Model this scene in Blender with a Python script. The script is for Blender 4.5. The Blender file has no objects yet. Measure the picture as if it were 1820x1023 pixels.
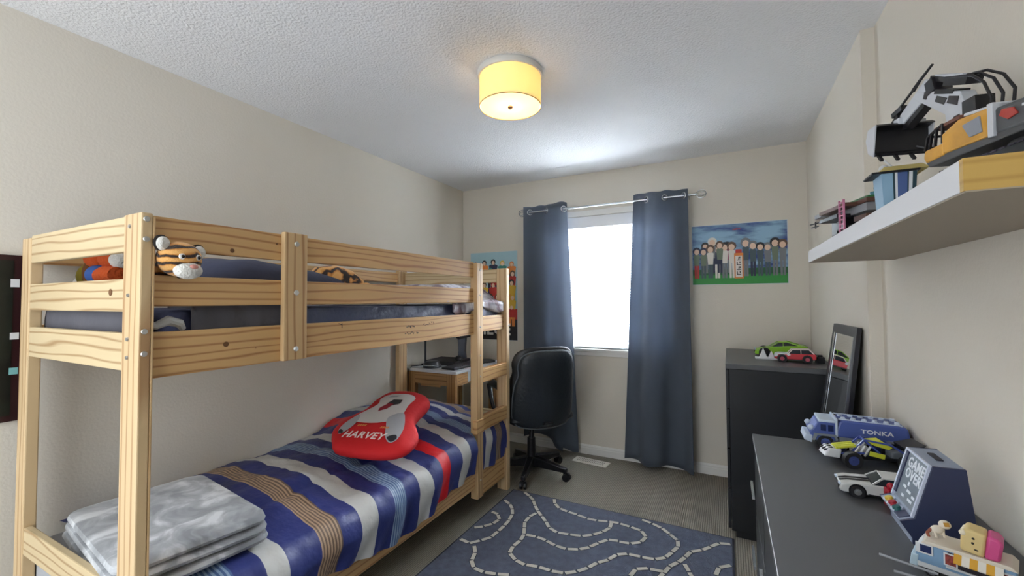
import bpy, bmesh, math, random
from mathutils import Vector, Matrix, Euler, noise
PI = math.pi
S = bpy.context.scene
COL = S.collection
def hexc(s):
    s = s.lstrip('#'); v = [int(s[i:i+2], 16)/255 for i in (0, 2, 4)]
    return tuple(x/12.92 if x <= .04045 else ((x+.055)/1.055)**2.4 for x in v) + (1,)
# ---------------------------------------------------------------- camera
yaw, pitch, roll, F = math.radians(27.2127), math.radians(1.6936), math.radians(-.2894), 747.65
fw = Vector((-math.sin(yaw)*math.cos(pitch), math.cos(yaw)*math.cos(pitch), math.sin(pitch)))
rt = Vector((math.cos(yaw), math.sin(yaw), 0)); up = rt.cross(fw)
r2 = math.cos(roll)*rt + math.sin(roll)*up; u2 = -math.sin(roll)*rt + math.cos(roll)*up
cam = bpy.data.cameras.new('camera'); camo = bpy.data.objects.new('camera', cam); COL.objects.link(camo)
camo.matrix_world = Matrix(((r2.x, u2.x, -fw.x, 0), (r2.y, u2.y, -fw.y, 0), (r2.z, u2.z, -fw.z, 1.3259), (0, 0, 0, 1)))
cam.sensor_width = 36; cam.lens = 36*F/1820; cam.clip_start = .02; cam.clip_end = 200
S.camera = camo
# ---------------------------------------------------------------- world and light
w = bpy.data.worlds.new('overcast'); S.world = w; w.use_nodes = True
w.node_tree.nodes['Background'].inputs[0].default_value = (.88, .94, 1, 1)
w.node_tree.nodes['Background'].inputs[1].default_value = 1.75
def area(name, loc, rot, sx, sy, power, color):
    l = bpy.data.lights.new(name, 'AREA'); l.shape = 'RECTANGLE'; l.size = sx; l.size_y = sy; l.energy = power; l.color = color
    o = bpy.data.objects.new(name, l); COL.objects.link(o); o.location = loc; o.rotation_euler = rot
    return o
area('window_daylight', (-.91, 5.4, 3.5), (math.radians(-58), 0, 0), 3.4, 1.8, 8500, (.86, .93, 1))
vs = S.view_settings
vs.view_transform = 'Standard'; vs.look = 'None'; vs.gamma = 1; vs.use_curve_mapping = False; vs.exposure = 1.08

# ---------------------------------------------------------------- materials
MC = {}
def nt(name):
    m = bpy.data.materials.new(name); m.use_nodes = True
    n = m.node_tree; return m, n, n.nodes['Principled BSDF']
def mat(name, col, rough=.6, metal=0, spec=.5, bump=0, bscale=60, vary=0, vscale=8, trans=0, emit=0):
    if name in MC: return MC[name]
    m, n, b = nt(name); c = hexc(col)
    b.inputs['Base Color'].default_value = c; b.inputs['Roughness'].default_value = rough
    b.inputs['Metallic'].default_value = metal; b.inputs['Specular IOR Level'].default_value = spec
    if trans: b.inputs['Transmission Weight'].default_value = trans
    if emit: b.inputs['Emission Color'].default_value = c; b.inputs['Emission Strength'].default_value = emit
    tc = n.nodes.new('ShaderNodeTexCoord')
    if vary:
        x = n.nodes.new('ShaderNodeTexNoise'); x.inputs['Scale'].default_value = vscale; x.inputs['Detail'].default_value = 4
        n.links.new(tc.outputs['Object'], x.inputs['Vector'])
        r = n.nodes.new('ShaderNodeValToRGB'); r.color_ramp.elements[0].position = .35; r.color_ramp.elements[1].position = .65
        r.color_ramp.elements[0].color = tuple(v*(1-vary) for v in c[:3])+(1,); r.color_ramp.elements[1].color = tuple(min(1, v*(1+vary)) for v in c[:3])+(1,)
        n.links.new(x.outputs[0], r.inputs[0]); n.links.new(r.outputs[0], b.inputs['Base Color'])
    if bump:
        x = n.nodes.new('ShaderNodeTexNoise'); x.inputs['Scale'].default_value = bscale; x.inputs['Detail'].default_value = 3
        n.links.new(tc.outputs['Object'], x.inputs['Vector'])
        p = n.nodes.new('ShaderNodeBump'); p.inputs['Strength'].default_value = bump; p.inputs['Distance'].default_value = .01
        n.links.new(x.outputs[0], p.inputs['Height']); n.links.new(p.outputs[0], b.inputs['Normal'])
    MC[name] = m; return m
def wood(name, axis, light, dark, band='Z', scale=11, dist=7.0):
    """pine: contour-like growth lines running along `axis`"""
    if name in MC: return MC[name]
    m, n, b = nt(name); L = n.links
    tc = n.nodes.new('ShaderNodeTexCoord'); oi = n.nodes.new('ShaderNodeObjectInfo')
    ad = n.nodes.new('ShaderNodeVectorMath'); ad.operation = 'ADD'
    sc = n.nodes.new('ShaderNodeVectorMath'); sc.operation = 'SCALE'; sc.inputs[0].default_value = (3.1, 5.7, .9)
    L.new(oi.outputs['Random'], sc.inputs['Scale']); L.new(tc.outputs['Object'], ad.inputs[0]); L.new(sc.outputs[0], ad.inputs[1])
    mp = n.nodes.new('ShaderNodeMapping')
    s = [1.0, 1.0, 1.0]; s['XYZ'.index(axis)] = .14
    mp.inputs['Scale'].default_value = s; L.new(ad.outputs[0], mp.inputs[0])
    wv = n.nodes.new('ShaderNodeTexWave'); wv.wave_type = 'BANDS'; wv.bands_direction = band
    wv.inputs['Scale'].default_value = scale; wv.inputs['Distortion'].default_value = dist; wv.inputs['Detail'].default_value = 1.5
    wv.inputs['Detail Scale'].default_value = 1.1; L.new(mp.outputs[0], wv.inputs[0])
    rp = n.nodes.new('ShaderNodeValToRGB'); e = rp.color_ramp.elements
    e[0].position = 0; e[0].color = hexc(light); e[1].position = 1; e[1].color = hexc(dark)
    k = e.new(.70); k.color = hexc(light); k = e.new(.93); k.color = tuple((a*.45+c_*.55) for a, c_ in zip(hexc(light), hexc(dark)))
    L.new(wv.outputs['Fac'], rp.inputs[0])
    nz = n.nodes.new('ShaderNodeTexNoise'); nz.inputs['Scale'].default_value = 9; nz.inputs['Detail'].default_value = 5; L.new(mp.outputs[0], nz.inputs['Vector'])
    mx = n.nodes.new('ShaderNodeMix'); mx.data_type = 'RGBA'; mx.blend_type = 'MULTIPLY'; mx.inputs[0].default_value = .35
    L.new(rp.outputs[0], mx.inputs[6])
    r3 = n.nodes.new('ShaderNodeValToRGB'); r3.color_ramp.elements[0].position = .3; r3.color_ramp.elements[1].position = .7
    r3.color_ramp.elements[0].color = (.72, .66, .58, 1); r3.color_ramp.elements[1].color = (1, 1, 1, 1)
    L.new(nz.outputs[0], r3.inputs[0]); L.new(r3.outputs[0], mx.inputs[7]); L.new(mx.outputs[2], b.inputs['Base Color'])
    b.inputs['Roughness'].default_value = .48
    MC[name] = m; return m
PINE_Y = wood('pine_along_depth', 'Y', '#d4ac76', '#ab7a49')
PINE_X = wood('pine_along_width', 'X', '#d2bd96', '#ab8d66')  # paler than the front-rail pine: lighting difference put into the colour
PINE_Z = wood('pine_upright', 'Z', '#d4b88e', '#b08a60', band='X', scale=10, dist=5)
PINE_ZY = wood('pine_upright_side', 'Z', '#cfae80', '#a67c50', band='Y', scale=10, dist=5)
KNOT = mat('knot', '#6d4a2a', .6); BOLT = mat('bolt_metal', '#c9c9c6', .3, .8); INK = mat('ink', '#2b241d', .7)

# ---------------------------------------------------------------- geometry helper
class G:
    def __init__(s): s.bm = bmesh.new(); s.m = 0
    def face(s, vs_, m=None):
        try:
            f = s.bm.faces.new(vs_); f.material_index = s.m if m is None else m; return f
        except ValueError: return None
    def hexa(s, pts):
        v = [s.bm.verts.new(p) for p in pts]
        for q in ((0, 3, 2, 1), (4, 5, 6, 7), (0, 1, 5, 4), (1, 2, 6, 5), (2, 3, 7, 6), (3, 0, 4, 7)): s.face([v[i] for i in q])
        return s
    def box(s, x0, x1, y0, y1, z0, z1):
        return s.hexa([(x0, y0, z0), (x1, y0, z0), (x1, y1, z0), (x0, y1, z0), (x0, y0, z1), (x1, y0, z1), (x1, y1, z1), (x0, y1, z1)])
    def obox(s, c, sz, rot=(0, 0, 0)):
        R = Euler(rot).to_matrix(); c = Vector(c); P = []
        for z in (-1, 1):
            for x, y in ((-1, -1), (1, -1), (1, 1), (-1, 1)): P.append(c + R @ Vector((x*sz[0]/2, y*sz[1]/2, z*sz[2]/2)))
        return s.hexa(P)
    def bar(s, a, b, w_, h, upv=(0, 0, 1)):
        a = Vector(a); b = Vector(b); d = (b-a).normalized(); x = d.cross(Vector(upv))
        if x.length < 1e-4: x = d.cross(Vector((1, 0, 0)))
        x.normalize(); z = x.cross(d); P = []
        for e in (a, b):
            for i, j in ((-1, -1), (1, -1), (1, 1), (-1, 1)): P.append(e + x*i*w_/2 + z*j*h/2)
        return s.hexa(P)
    def cyl(s, a, b, r, rb=None, n=20, caps=True):
        a = Vector(a); b = Vector(b); rb = r if rb is None else rb; d = (b-a).normalized()
        x = d.orthogonal().normalized(); y = d.cross(x); A = []; B = []
        for i in range(n):
            t = 2*PI*i/n; o = x*math.cos(t)+y*math.sin(t); A.append(s.bm.verts.new(a+o*r)); B.append(s.bm.verts.new(b+o*rb))
        for i in range(n): s.face([A[i], A[(i+1) % n], B[(i+1) % n], B[i]])
        if caps: s.face(A[::-1]); s.face(B)
        return s
    def ball(s, c, r, rot=(0, 0, 0), n=16, k=10):
        if not hasattr(r, '__len__'): r = (r, r, r)
        R = Euler(rot).to_matrix(); c = Vector(c); rows = []
        for j in range(1, k):
            ph = PI*j/k; rows.append([s.bm.verts.new(c+R @ Vector((r[0]*math.sin(ph)*math.cos(2*PI*i/n), r[1]*math.sin(ph)*math.sin(2*PI*i/n), r[2]*math.cos(ph)))) for i in range(n)])
        T = s.bm.verts.new(c+R @ Vector((0, 0, r[2]))); Bt = s.bm.verts.new(c-R @ Vector((0, 0, r[2])))
        for i in range(n):
            i2 = (i+1) % n; s.face([T, rows[0][i], rows[0][i2]]); s.face([Bt, rows[-1][i2], rows[-1][i]])
            for j in range(k-2): s.face([rows[j][i], rows[j+1][i], rows[j+1][i2], rows[j][i2]])
        return s
    def prism(s, pts, fn, a, b):
        """2D outline pts pushed between a and b; fn(u,v,t)->xyz"""
        A = [s.bm.verts.new(fn(u, v, a)) for u, v in pts]; B = [s.bm.verts.new(fn(u, v, b)) for u, v in pts]; n = len(pts)
        s.face(A[::-1]); s.face(B)
        for i in range(n): s.face([A[i], A[(i+1) % n], B[(i+1) % n], B[i]])
        return s
    def xz(s, pts, y0, y1): return s.prism(pts, lambda u, v, t: (u, t, v), y0, y1)
    def yz(s, pts, x0, x1): return s.prism(pts, lambda u, v, t: (t, u, v), x0, x1)
    def xy(s, pts, z0, z1): return s.prism(pts, lambda u, v, t: (u, v, t), z0, z1)
    def tube(s, pts, r, n=8, closed=False):
        P = [Vector(p) for p in pts]; N = len(P); rings = []
        for i, p in enumerate(P):
            if closed: d = P[(i+1) % N]-P[i-1]
            else: d = P[min(i+1, N-1)]-P[max(i-1, 0)]
            d.normalize()
            if i == 0: x = d.orthogonal().normalized()
            else: x = (x-d*x.dot(d)).normalized()
            y = d.cross(x); rr = r[i] if hasattr(r, '__len__') else r
            rings.append([s.bm.verts.new(p+(x*math.cos(2*PI*k/n)+y*math.sin(2*PI*k/n))*rr) for k in range(n)])
        for i in range(N if closed else N-1):
            a, b = rings[i], rings[(i+1) % N]
            for k in range(n): s.face([a[k], a[(k+1) % n], b[(k+1) % n], b[k]])
        if not closed: s.face(rings[0][::-1]); s.face(rings[-1])
        return s
    def grid(s, nu, nv, fn, mf=None, skip=None):
        V = [[s.bm.verts.new(fn(i/nu, j/nv)) for j in range(nv+1)] for i in range(nu+1)]
        for i in range(nu):
            for j in range(nv): s.face([V[i][j], V[i+1][j], V[i+1][j+1], V[i][j+1]], mf(i, j) if mf else None)
        return V
    def puff(s, outline, to3, top, bot, rings=7, p=2.4):
        """closed cushion from a 2D outline; to3(u,v,h)->xyz"""
        n = len(outline); cu = sum(a for a, _ in outline)/n; cv = sum(b for _, b in outline)/n
        T = []; B = []
        for k in range(1, rings+1):
            q = math.sin(PI/2*k/rings); hh = (1-q**p)**(1/p)
            T.append([s.bm.verts.new(to3(cu+(a-cu)*q, cv+(b-cv)*q, top*hh)) for a, b in outline])
            B.append(T[-1] if k == rings else [s.bm.verts.new(to3(cu+(a-cu)*q, cv+(b-cv)*q, -bot*hh)) for a, b in outline])
        ct = s.bm.verts.new(to3(cu, cv, top)); cb = s.bm.verts.new(to3(cu, cv, -bot))
        for i in range(n):
            j = (i+1) % n; s.face([ct, T[0][i], T[0][j]]); s.face([cb, B[0][j], B[0][i]])
            for k in range(rings-1):
                s.face([T[k][i], T[k+1][i], T[k+1][j], T[k][j]]); s.face([B[k][j], B[k+1][j], B[k+1][i], B[k][i]])
        return s
    def build(s, name, mats, parent=None, bevel=0, smooth=False, loc=None, rot=None, subsurf=0, solid=0, fixn=True):
        if fixn: bmesh.ops.recalc_face_normals(s.bm, faces=s.bm.faces[:])
        me = bpy.data.meshes.new(name); s.bm.to_mesh(me); s.bm.free()
        for m_ in (mats if isinstance(mats, (list, tuple)) else [mats]): me.materials.append(m_)
        if smooth:
            for f in me.polygons: f.use_smooth = True
            try: me.set_sharp_from_angle(angle=math.radians(50))
            except Exception: pass
        o = bpy.data.objects.new(name, me); COL.objects.link(o)
        if parent: o.parent = parent
        if loc: o.location = loc
        if rot: o.rotation_euler = rot
        if solid: md = o.modifiers.new('s', 'SOLIDIFY'); md.thickness = solid; md.offset = 0
        if subsurf: md = o.modifiers.new('u', 'SUBSURF'); md.levels = md.render_levels = subsurf
        if bevel: md = o.modifiers.new('b', 'BEVEL'); md.width = bevel; md.segments = 2; md.limit_method = 'ANGLE'; md.angle_limit = math.radians(40)
        return o
def tag(o, label, cat, group=None, kind=None):
    o['label'] = label; o['category'] = cat
    if group: o['group'] = group
    if kind: o['kind'] = kind
    return o
def thing(name, label, cat, loc=(0, 0, 0), rot=0, group=None):
    o = bpy.data.objects.new(name, None); COL.objects.link(o); o.location = loc
    o.rotation_euler = rot if hasattr(rot, '__len__') else (0, 0, rot); o.empty_display_size = .1
    return tag(o, label, cat, group)
def struct(o): o['kind'] = 'structure'; return o
def text_mesh(body, size, depth=.0, bold=0.0, shear=0, spacing=1):
    cu = bpy.data.curves.new('t', 'FONT'); cu.body = body; cu.size = size; cu.extrude = depth; cu.offset = bold
    cu.align_x = 'CENTER'; cu.align_y = 'CENTER'; cu.shear = shear; cu.space_character = spacing; cu.resolution_u = 2
    o = bpy.data.objects.new('t', cu); COL.objects.link(o)
    bpy.context.view_layer.update()
    me = bpy.data.meshes.new_from_object(o.evaluated_get(bpy.context.evaluated_depsgraph_get()))
    COL.objects.unlink(o); bpy.data.objects.remove(o); bpy.data.curves.remove(cu)
    return me
def add_text(g, body, size, fn, m=0, depth=.0005, bold=0, shear=0, spacing=1):
    """writes text into G g; fn(x,y,z)->xyz"""
    me = text_mesh(body, size, depth, bold, shear, spacing)
    V = [g.bm.verts.new(fn(*v.co)) for v in me.vertices]
    for p in me.polygons: g.face([V[i] for i in p.vertices], m)
    bpy.data.meshes.remove(me)
def sm(t): t = max(0, min(1, t)); return t*t*(3-2*t)
def nz(x, y, z=0): return noise.noise(Vector((x, y, z)))
def kids(o): return [c for c in COL.objects if c.parent == o]
def dup(o, parent=None, **kw):
    c = o.copy(); COL.objects.link(c); c.parent = parent
    for ch in kids(o): dup(ch, c)
    return c

# ================================================================ ROOM
XL, XR, XN, YB, YF, H = -2.39, .506, .552, 3.568, -.75, 2.44
YJ = 2.19
WALL = mat('wall_paint', '#dbd4c7', .85, spec=.2, bump=.12, bscale=90)
CEIL = mat('ceiling_texture', '#f0f0f1', .9, spec=.1, bump=.6, bscale=95)
TRIM = mat('white_trim', '#e6e4df', .45)
def carpet():
    m, n, b = nt('carpet'); L = n.links; tc = n.nodes.new('ShaderNodeTexCoord')
    a = n.nodes.new('ShaderNodeTexNoise'); a.inputs['Scale'].default_value = 130; a.inputs['Detail'].default_value = 3; L.new(tc.outputs['Object'], a.inputs['Vector'])
    wv = n.nodes.new('ShaderNodeTexWave'); wv.bands_direction = 'X'; wv.inputs['Scale'].default_value = 28; wv.inputs['Distortion'].default_value = .6; L.new(tc.outputs['Object'], wv.inputs[0])
    mx = n.nodes.new('ShaderNodeMath'); mx.operation = 'ADD'; L.new(a.outputs[0], mx.inputs[0]); L.new(wv.outputs['Fac'], mx.inputs[1])
    r = n.nodes.new('ShaderNodeValToRGB'); r.color_ramp.elements[0].position = .3; r.color_ramp.elements[1].position = 1.0
    r.color_ramp.elements[0].color = hexc('#7d776b'); r.color_ramp.elements[1].color = hexc('#a29c8f')
    md = n.nodes.new('ShaderNodeMath'); md.operation = 'MULTIPLY'; md.inputs[1].default_value = .6; L.new(mx.outputs[0], md.inputs[0]); L.new(md.outputs[0], r.inputs[0]); L.new(r.outputs[0], b.inputs['Base Color'])
    bp = n.nodes.new('ShaderNodeBump'); bp.inputs['Strength'].default_value = .5; bp.inputs['Distance'].default_value = .006; L.new(mx.outputs[0], bp.inputs['Height']); L.new(bp.outputs[0], b.inputs['Normal'])
    b.inputs['Roughness'].default_value = .95; b.inputs['Specular IOR Level'].default_value = .1; return m
struct(G().box(XL-.1, XN+.1, YF, YB+.15, -.1, 0).build('floor', carpet()))
struct(G().box(XL-.1, XN+.1, YF, YB+.15, H, H+.1).build('ceiling', CEIL))
struct(G().box(XL-.1, XL, YF, YB+.15, 0, H).build('wall_left', WALL))
g = G(); g.box(XR, XN+.1, YJ, YB+.15, 0, H); g.box(XN, XN+.1, YF, YJ, 0, H); struct(g.build('wall_right', WALL))
WX0, WX1, WZ0, WZ1 = -1.42, -.42, .905, 2.06
g = G(); g.box(XL, WX0, YB, YB+.15, 0, H); g.box(WX1, XR, YB, YB+.15, 0, H); g.box(WX0, WX1, YB, YB+.15, 0, WZ0); g.box(WX0, WX1, YB, YB+.15, WZ1, H)
struct(g.build('wall_back', WALL))
# unseen part wall added behind the camera to limit frontal light; rest left open
struct(G().box(-.55, XN+.1, YF-.1, YF, 0, H).build('wall_front_blocker', WALL))
def base(name, pts):   # moulded skirting following a profile
    g = G()
    for (ax, a, b, c, sgn) in pts:
        prof = [(0, 0), (.014, 0), (.014, .05), (.010, .056), (.010, .066), (.004, .078), (0, .08)]
        if ax == 'x': g.prism(prof, lambda u, v, t: (t, c+sgn*u, v), a, b)
        else: g.prism(prof, lambda u, v, t: (c+sgn*u, t, v), a, b)
    struct(g.build(name, TRIM))
base('baseboard_back', [('x', XL+.014, XR, YB, -1)]); base('baseboard_left', [('y', YF, YB, XL, 1)]); base('baseboard_right', [('y', YJ, YB-.014, XR, -1), ('y', YF, YJ-.002, XN, -1)])
# window
win = struct(bpy.data.objects.new('window_1', None)); COL.objects.link(win); win.location = (0, 0, 0)
VINYL = mat('window_vinyl', '#e4e6e6', .35)
g = G(); y0, y1 = YB+.085, YB+.135
g.box(WX0, WX0+.05, y0, y1, WZ0, WZ1); g.box(WX1-.05, WX1, y0, y1, WZ0, WZ1); g.box(WX0+.05, WX1-.05, y0, y1, WZ0, WZ0+.05); g.box(WX0+.05, WX1-.05, y0, y1, WZ1-.05, WZ1)
g.box(-.94, -.88, y0-.008, y1, WZ0+.05, WZ1-.05); g.build('window_frame', VINYL, win, bevel=.003)
m, n, b = nt('window_glass'); b.inputs['Base Color'].default_value = (1, 1, 1, 1); b.inputs['Roughness'].default_value = 0
tr = n.nodes.new('ShaderNodeBsdfTransparent'); gl = n.nodes.new('ShaderNodeBsdfGlossy'); gl.inputs['Roughness'].default_value = .02; mx = n.nodes.new('ShaderNodeMixShader'); mx.inputs[0].default_value = .06
n.links.new(tr.outputs[0], mx.inputs[1]); n.links.new(gl.outputs[0], mx.inputs[2]); n.links.new(mx.outputs[0], n.nodes['Material Output'].inputs[0]); GLASS = m
G().box(WX0+.05, -.94, y0+.02, y0+.026, WZ0+.05, WZ1-.05).build('pane', GLASS, win)
G().box(-.88, WX1-.05, y0+.02, y0+.026, WZ0+.05, WZ1-.05).build('pane', GLASS, win)
g = G(); g.box(WX0-.05, WX1+.05, YB-.03, YB+.085, WZ0-.022, WZ0); g.box(WX0-.03, WX1+.03, YB-.014, YB, WZ0-.06, WZ0-.022); g.build('window_sill', TRIM, win, bevel=.003)
g = G(); g.box(WX0-.045, WX0, YB-.012, YB, WZ0, WZ1+.05); g.box(WX1, WX1+.045, YB-.012, YB, WZ0, WZ1+.05); g.box(WX0, WX1, YB-.012, YB, WZ1, WZ1+.05); g.build('casing', TRIM, win, bevel=.003)
# blind
bl = thing('venetian_blind', 'white horizontal slat blind in the window between the dark curtains', 'blind', (-.92, YB+.03, 1.5))
SL = mat('blind_slat', '#eceef0', .4)
g = G(); g.box(-.48, .48, -.02, .03, .50, .555); g.box(-.49, .49, -.036, -.022, .46, .558); g.build('headrail', SL, bl, bevel=.003)
g = G()
for i in range(46):
    z = -.575 + i*.0228
    g.prism([(-.012, .000), (-.004, .0022), (.004, .0022), (.012, 0), (.012, .0009), (.004, .0031), (-.004, .0031), (-.012, .0009)], lambda u, v, t: (t, u+.0, z+v-u*.22), -.475, .475)
g.build('slats', SL, bl)
G().box(-.475, .475, -.012, .014, -.592, -.58).build('bottom_rail', SL, bl, bevel=.002)
for x in (-.33, .02, .36): G().box(x-.001, x+.001, -.016, -.0145, -.58, .5).build('ladder_cord', SL, bl)
G().cyl((-.42, -.03, .46), (-.42, -.03, -.15), .003, n=8).build('tilt_wand', SL, bl)
# outside
g = G(); g.box(-40, 30, 4.6, 60, -3.1, -3.0); tag(g.build('snowy_ground', mat('snow', '#f0f2f5', .9)), 'pale ground outside beyond the window', 'ground', kind='structure')
hs = thing('neighbouring_house', 'pale neighbouring house seen faintly through the blind', 'house', (-5.2, 16, -3))
g = G(); g.box(-3, 3, 0, 6, 0, 4.6); g.build('house_wall', mat('pale_siding', '#dfe2e4', .8), hs)
g = G(); g.xz([(-3.4, 4.5), (3.4, 4.5), (0, 6.4)], -.3, 6.3); g.build('roof', mat('grey_roof', '#b9bec4', .8), hs)
g = G(); g.box(.6, 1.6, -.06, -.005, 2.9, 4.0); g.build('window', mat('dim_pane', '#9aa4ae', .3), hs)

# ================================================================ CURTAINS
def fabric(name, col, tl=.12, rough=.85):
    m, n, b = nt(name); L = n.links; b.inputs['Base Color'].default_value = hexc(col); b.inputs['Roughness'].default_value = rough; b.inputs['Specular IOR Level'].default_value = .2
    b.inputs['Sheen Weight'].default_value = .15
    tc = n.nodes.new('ShaderNodeTexCoord'); x = n.nodes.new('ShaderNodeTexNoise'); x.inputs['Scale'].default_value = 350; L.new(tc.outputs['Object'], x.inputs['Vector'])
    p = n.nodes.new('ShaderNodeBump'); p.inputs['Strength'].default_value = .25; p.inputs['Distance'].default_value = .002; L.new(x.outputs[0], p.inputs['Height']); L.new(p.outputs[0], b.inputs['Normal'])
    if tl:
        t = n.nodes.new('ShaderNodeBsdfTranslucent'); t.inputs[0].default_value = tuple(min(1, v*1.6+.05) for v in hexc(col)[:3])+(1,)
        mx = n.nodes.new('ShaderNodeMixShader'); mx.inputs[0].default_value = tl
        L.new(b.outputs[0], mx.inputs[1]); L.new(t.outputs[0], mx.inputs[2]); L.new(mx.outputs[0], n.nodes['Material Output'].inputs[0])
    return m
CUR = fabric('curtain_cloth', '#5f6773', .28)
STEEL = mat('brushed_steel', '#c8ccd0', .25, .9)
RY, RZ = 3.468, 2.125
def curtain(x0, x1, bx0, bx1, zb, waves, ph, label):
    t = thing('curtain', label, 'curtain', ((x0+x1)/2, RY, 0), group='curtains on the rod'); cx = (x0+x1)/2
    top = RZ+.055
    def amp(z): return .036+.012*(1-z/top)
    def f(u, v):
        z = zb(u) + (top+.007*math.sin(u*11+x0*9)+.003*math.sin(u*23) - zb(u))*v; k = 1-v
        x = (x0+(x1-x0)*u)*(1-k) + (bx0+(bx1-bx0)*u)*k
        a = 2*PI*waves*u+ph
        y = -amp(z)*math.cos(a) + .006*k*math.sin(9*u+3)
        return (x - cx + .012*math.sin(2*a)*(.3+.7*k), y, z)
    g = G(); g.grid(96, 40, f); g.build('cloth', CUR, t, smooth=True, solid=.003, fixn=False)
    g0 = []
    for k in range(int(waves*2)+1):
        u = ((k+.5)*PI - ph)/(2*PI*waves)
        if not .03 < u < .97: continue
        x = x0+(x1-x0)*u-cx
        d = Vector(f(u+.01, .97))-Vector(f(u-.01, .97)); d.z = 0; d.normalize(); nn = Vector((-d.y, d.x, 0))
        pts = [Vector((x, 0, RZ))+(d*math.cos(q*PI/9)+Vector((0, 0, 1))*math.sin(q*PI/9))*.024+nn*0 for q in range(18)]
        G().tube(pts, .0055, 8, closed=True).build('grommet', STEEL, t, smooth=True)
    return t
curtain(-1.650, -1.245, -1.66, -1.150, lambda u: .085+.05*math.sin(u*5.0+.6)*(1 if u < .75 else .2)-.05*sm((u-.7)/.3), 1.25, .5, 'dark blue-grey curtain hanging left of the window behind the office chair')
curtain(-.672, -.258, -.765, -.240, lambda u: .035+.008*math.sin(u*14)-.025*sm((u-.75)/.25), 1.5, 2.4, 'dark blue-grey curtain hanging right of the window beside the wide poster')
rod = thing('curtain_rod', 'slim steel curtain rod with wire cage finials above the window', 'curtain rod', (-.92, RY, RZ))
G().cyl((-.705, 0, 0), (.705, 0, 0), .0085, n=14).build('pole', STEEL, rod, smooth=True)
for s in (-1, 1):
    f0 = G(); f0.cyl((s*.705, 0, 0), (s*.72, 0, 0), .011, n=12).ball((s*.785, 0, 0), .006)
    for k in range(4):
        a = k*PI/4; pts = []
        for q in range(16):
            th = 2*PI*q/16; rr = .032*abs(math.sin(th))**.8*(1 if math.sin(th) > 0 else -1)
            pts.append((s*(.752+.033*math.cos(th)), rr*math.cos(a), rr*math.sin(a)))
        f0.tube(pts, .0022, 6, closed=True)
    f0.build('finial', STEEL, rod, smooth=True)
    G().tube([(s*.66, 0, 0), (s*.66, .06, 0), (s*.66, .094, -.012)], .006, 8).build('bracket', STEEL, rod)

# ================================================================ WALL ART
P_ = lambda n, c: mat('print_'+n, c, .55)
def figures(g, rnd, x0, x1, zb, zt, n, mats, skin, hairs, y, w_=None):
    """plain cartoon people standing in a row"""
    for i in range(n):
        cx = x0+(x1-x0)*(i+.5)/n; hgt = (zt-zb)*rnd.uniform(.82, 1.0); w0 = (x1-x0)/n*.48
        yy = y-.0004*(i % 3)
        A, B, S_, Hh = rnd.choice(mats), rnd.choice(mats), skin, rnd.choice(hairs)
        zl = zb+hgt*.42; zs = zb+hgt*.78
        def q(pts, m_, dy=0): g.m = m_; V = [g.bm.verts.new((a, yy-dy, b_)) for a, b_ in pts]; g.face(V)
        q([(cx-w0*.7, zb), (cx-w0*.1, zb), (cx-w0*.05, zl), (cx-w0*.75, zl)], B); q([(cx+w0*.1, zb), (cx+w0*.7, zb), (cx+w0*.75, zl), (cx+w0*.05, zl)], B)
        q([(cx-w0*.75, zl-.002), (cx+w0*.75, zl-.002), (cx+w0*1.0, zs-.01), (cx+w0*.5, zs), (cx-w0*.5, zs), (cx-w0*1.0, zs-.01)], A, .0001)
        r = hgt*.095; zc = zs+r*.9
        q([(cx+r*1.25*math.cos(k*PI/6), zc+r*.2+r*1.3*math.sin(k*PI/6)) for k in range(12)], Hh, .0002)
        q([(cx+r*.8*math.cos(k*PI/6), zc-r*.15+r*.95*math.sin(k*PI/6)) for k in range(12)], S_, .0003)
rnd = random.Random(4)
# right poster
tx0, tx1, tz0, tz1 = -.248, .386, 1.437, 1.897
g = G(); g.m = 0; g.box(tx0, tx1, YB-.003, YB-.0008, tz0, tz1)
yq = YB-.0034
def quad(g, x0, x1, z0, z1, m_, y=yq): g.m = m_; g.face([g.bm.verts.new(p) for p in ((x0, y, z0), (x1, y, z0), (x1, y, z1), (x0, y, z1))])
m, n, b = nt('print_sky'); L = n.links; tc = n.nodes.new('ShaderNodeTexCoord'); mp = n.nodes.new('ShaderNodeMapping'); mp.inputs['Scale'].default_value = (3, 1, 11)
nn = n.nodes.new('ShaderNodeTexNoise'); nn.inputs['Scale'].default_value = 1.6; nn.inputs['Detail'].default_value = 6; rr = n.nodes.new('ShaderNodeValToRGB')
rr.color_ramp.elements[0].position = .38; rr.color_ramp.elements[0].color = hexc('#2a3f7c'); rr.color_ramp.elements[1].position = .62; rr.color_ramp.elements[1].color = hexc('#8fb4cc')
L.new(tc.outputs['Object'], mp.inputs[0]); L.new(mp.outputs[0], nn.inputs['Vector']); L.new(nn.outputs[0], rr.inputs[0]); L.new(rr.outputs[0], b.inputs['Base Color']); SKY = m
MS = [P_('edge', '#cfd3d6'), SKY, P_('grass', '#2f8a3c'), P_('dkgreen', '#1e5a34'), P_('slate', '#44555c'), P_('khaki', '#6d7a66'), P_('plum', '#8a3155'), P_('grey', '#75787c'), P_('white', '#dfd9d0'), P_('navy', '#272c48'), P_('red', '#b8322c'), P_('brown', '#5d4636'), P_('skin', '#e3c3aa'), P_('orange', '#d8803a'), P_('black', '#1d1b20')]
quad(g, tx0+.004, tx1-.004, tz0+.10, tz1-.004, 1); quad(g, tx0+.004, tx1-.004, tz0+.004, tz0+.10, 2, yq); quad(g, tx0+.004, tx1-.004, tz0+.075, tz0+.12, 3, yq-.0001)
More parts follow.
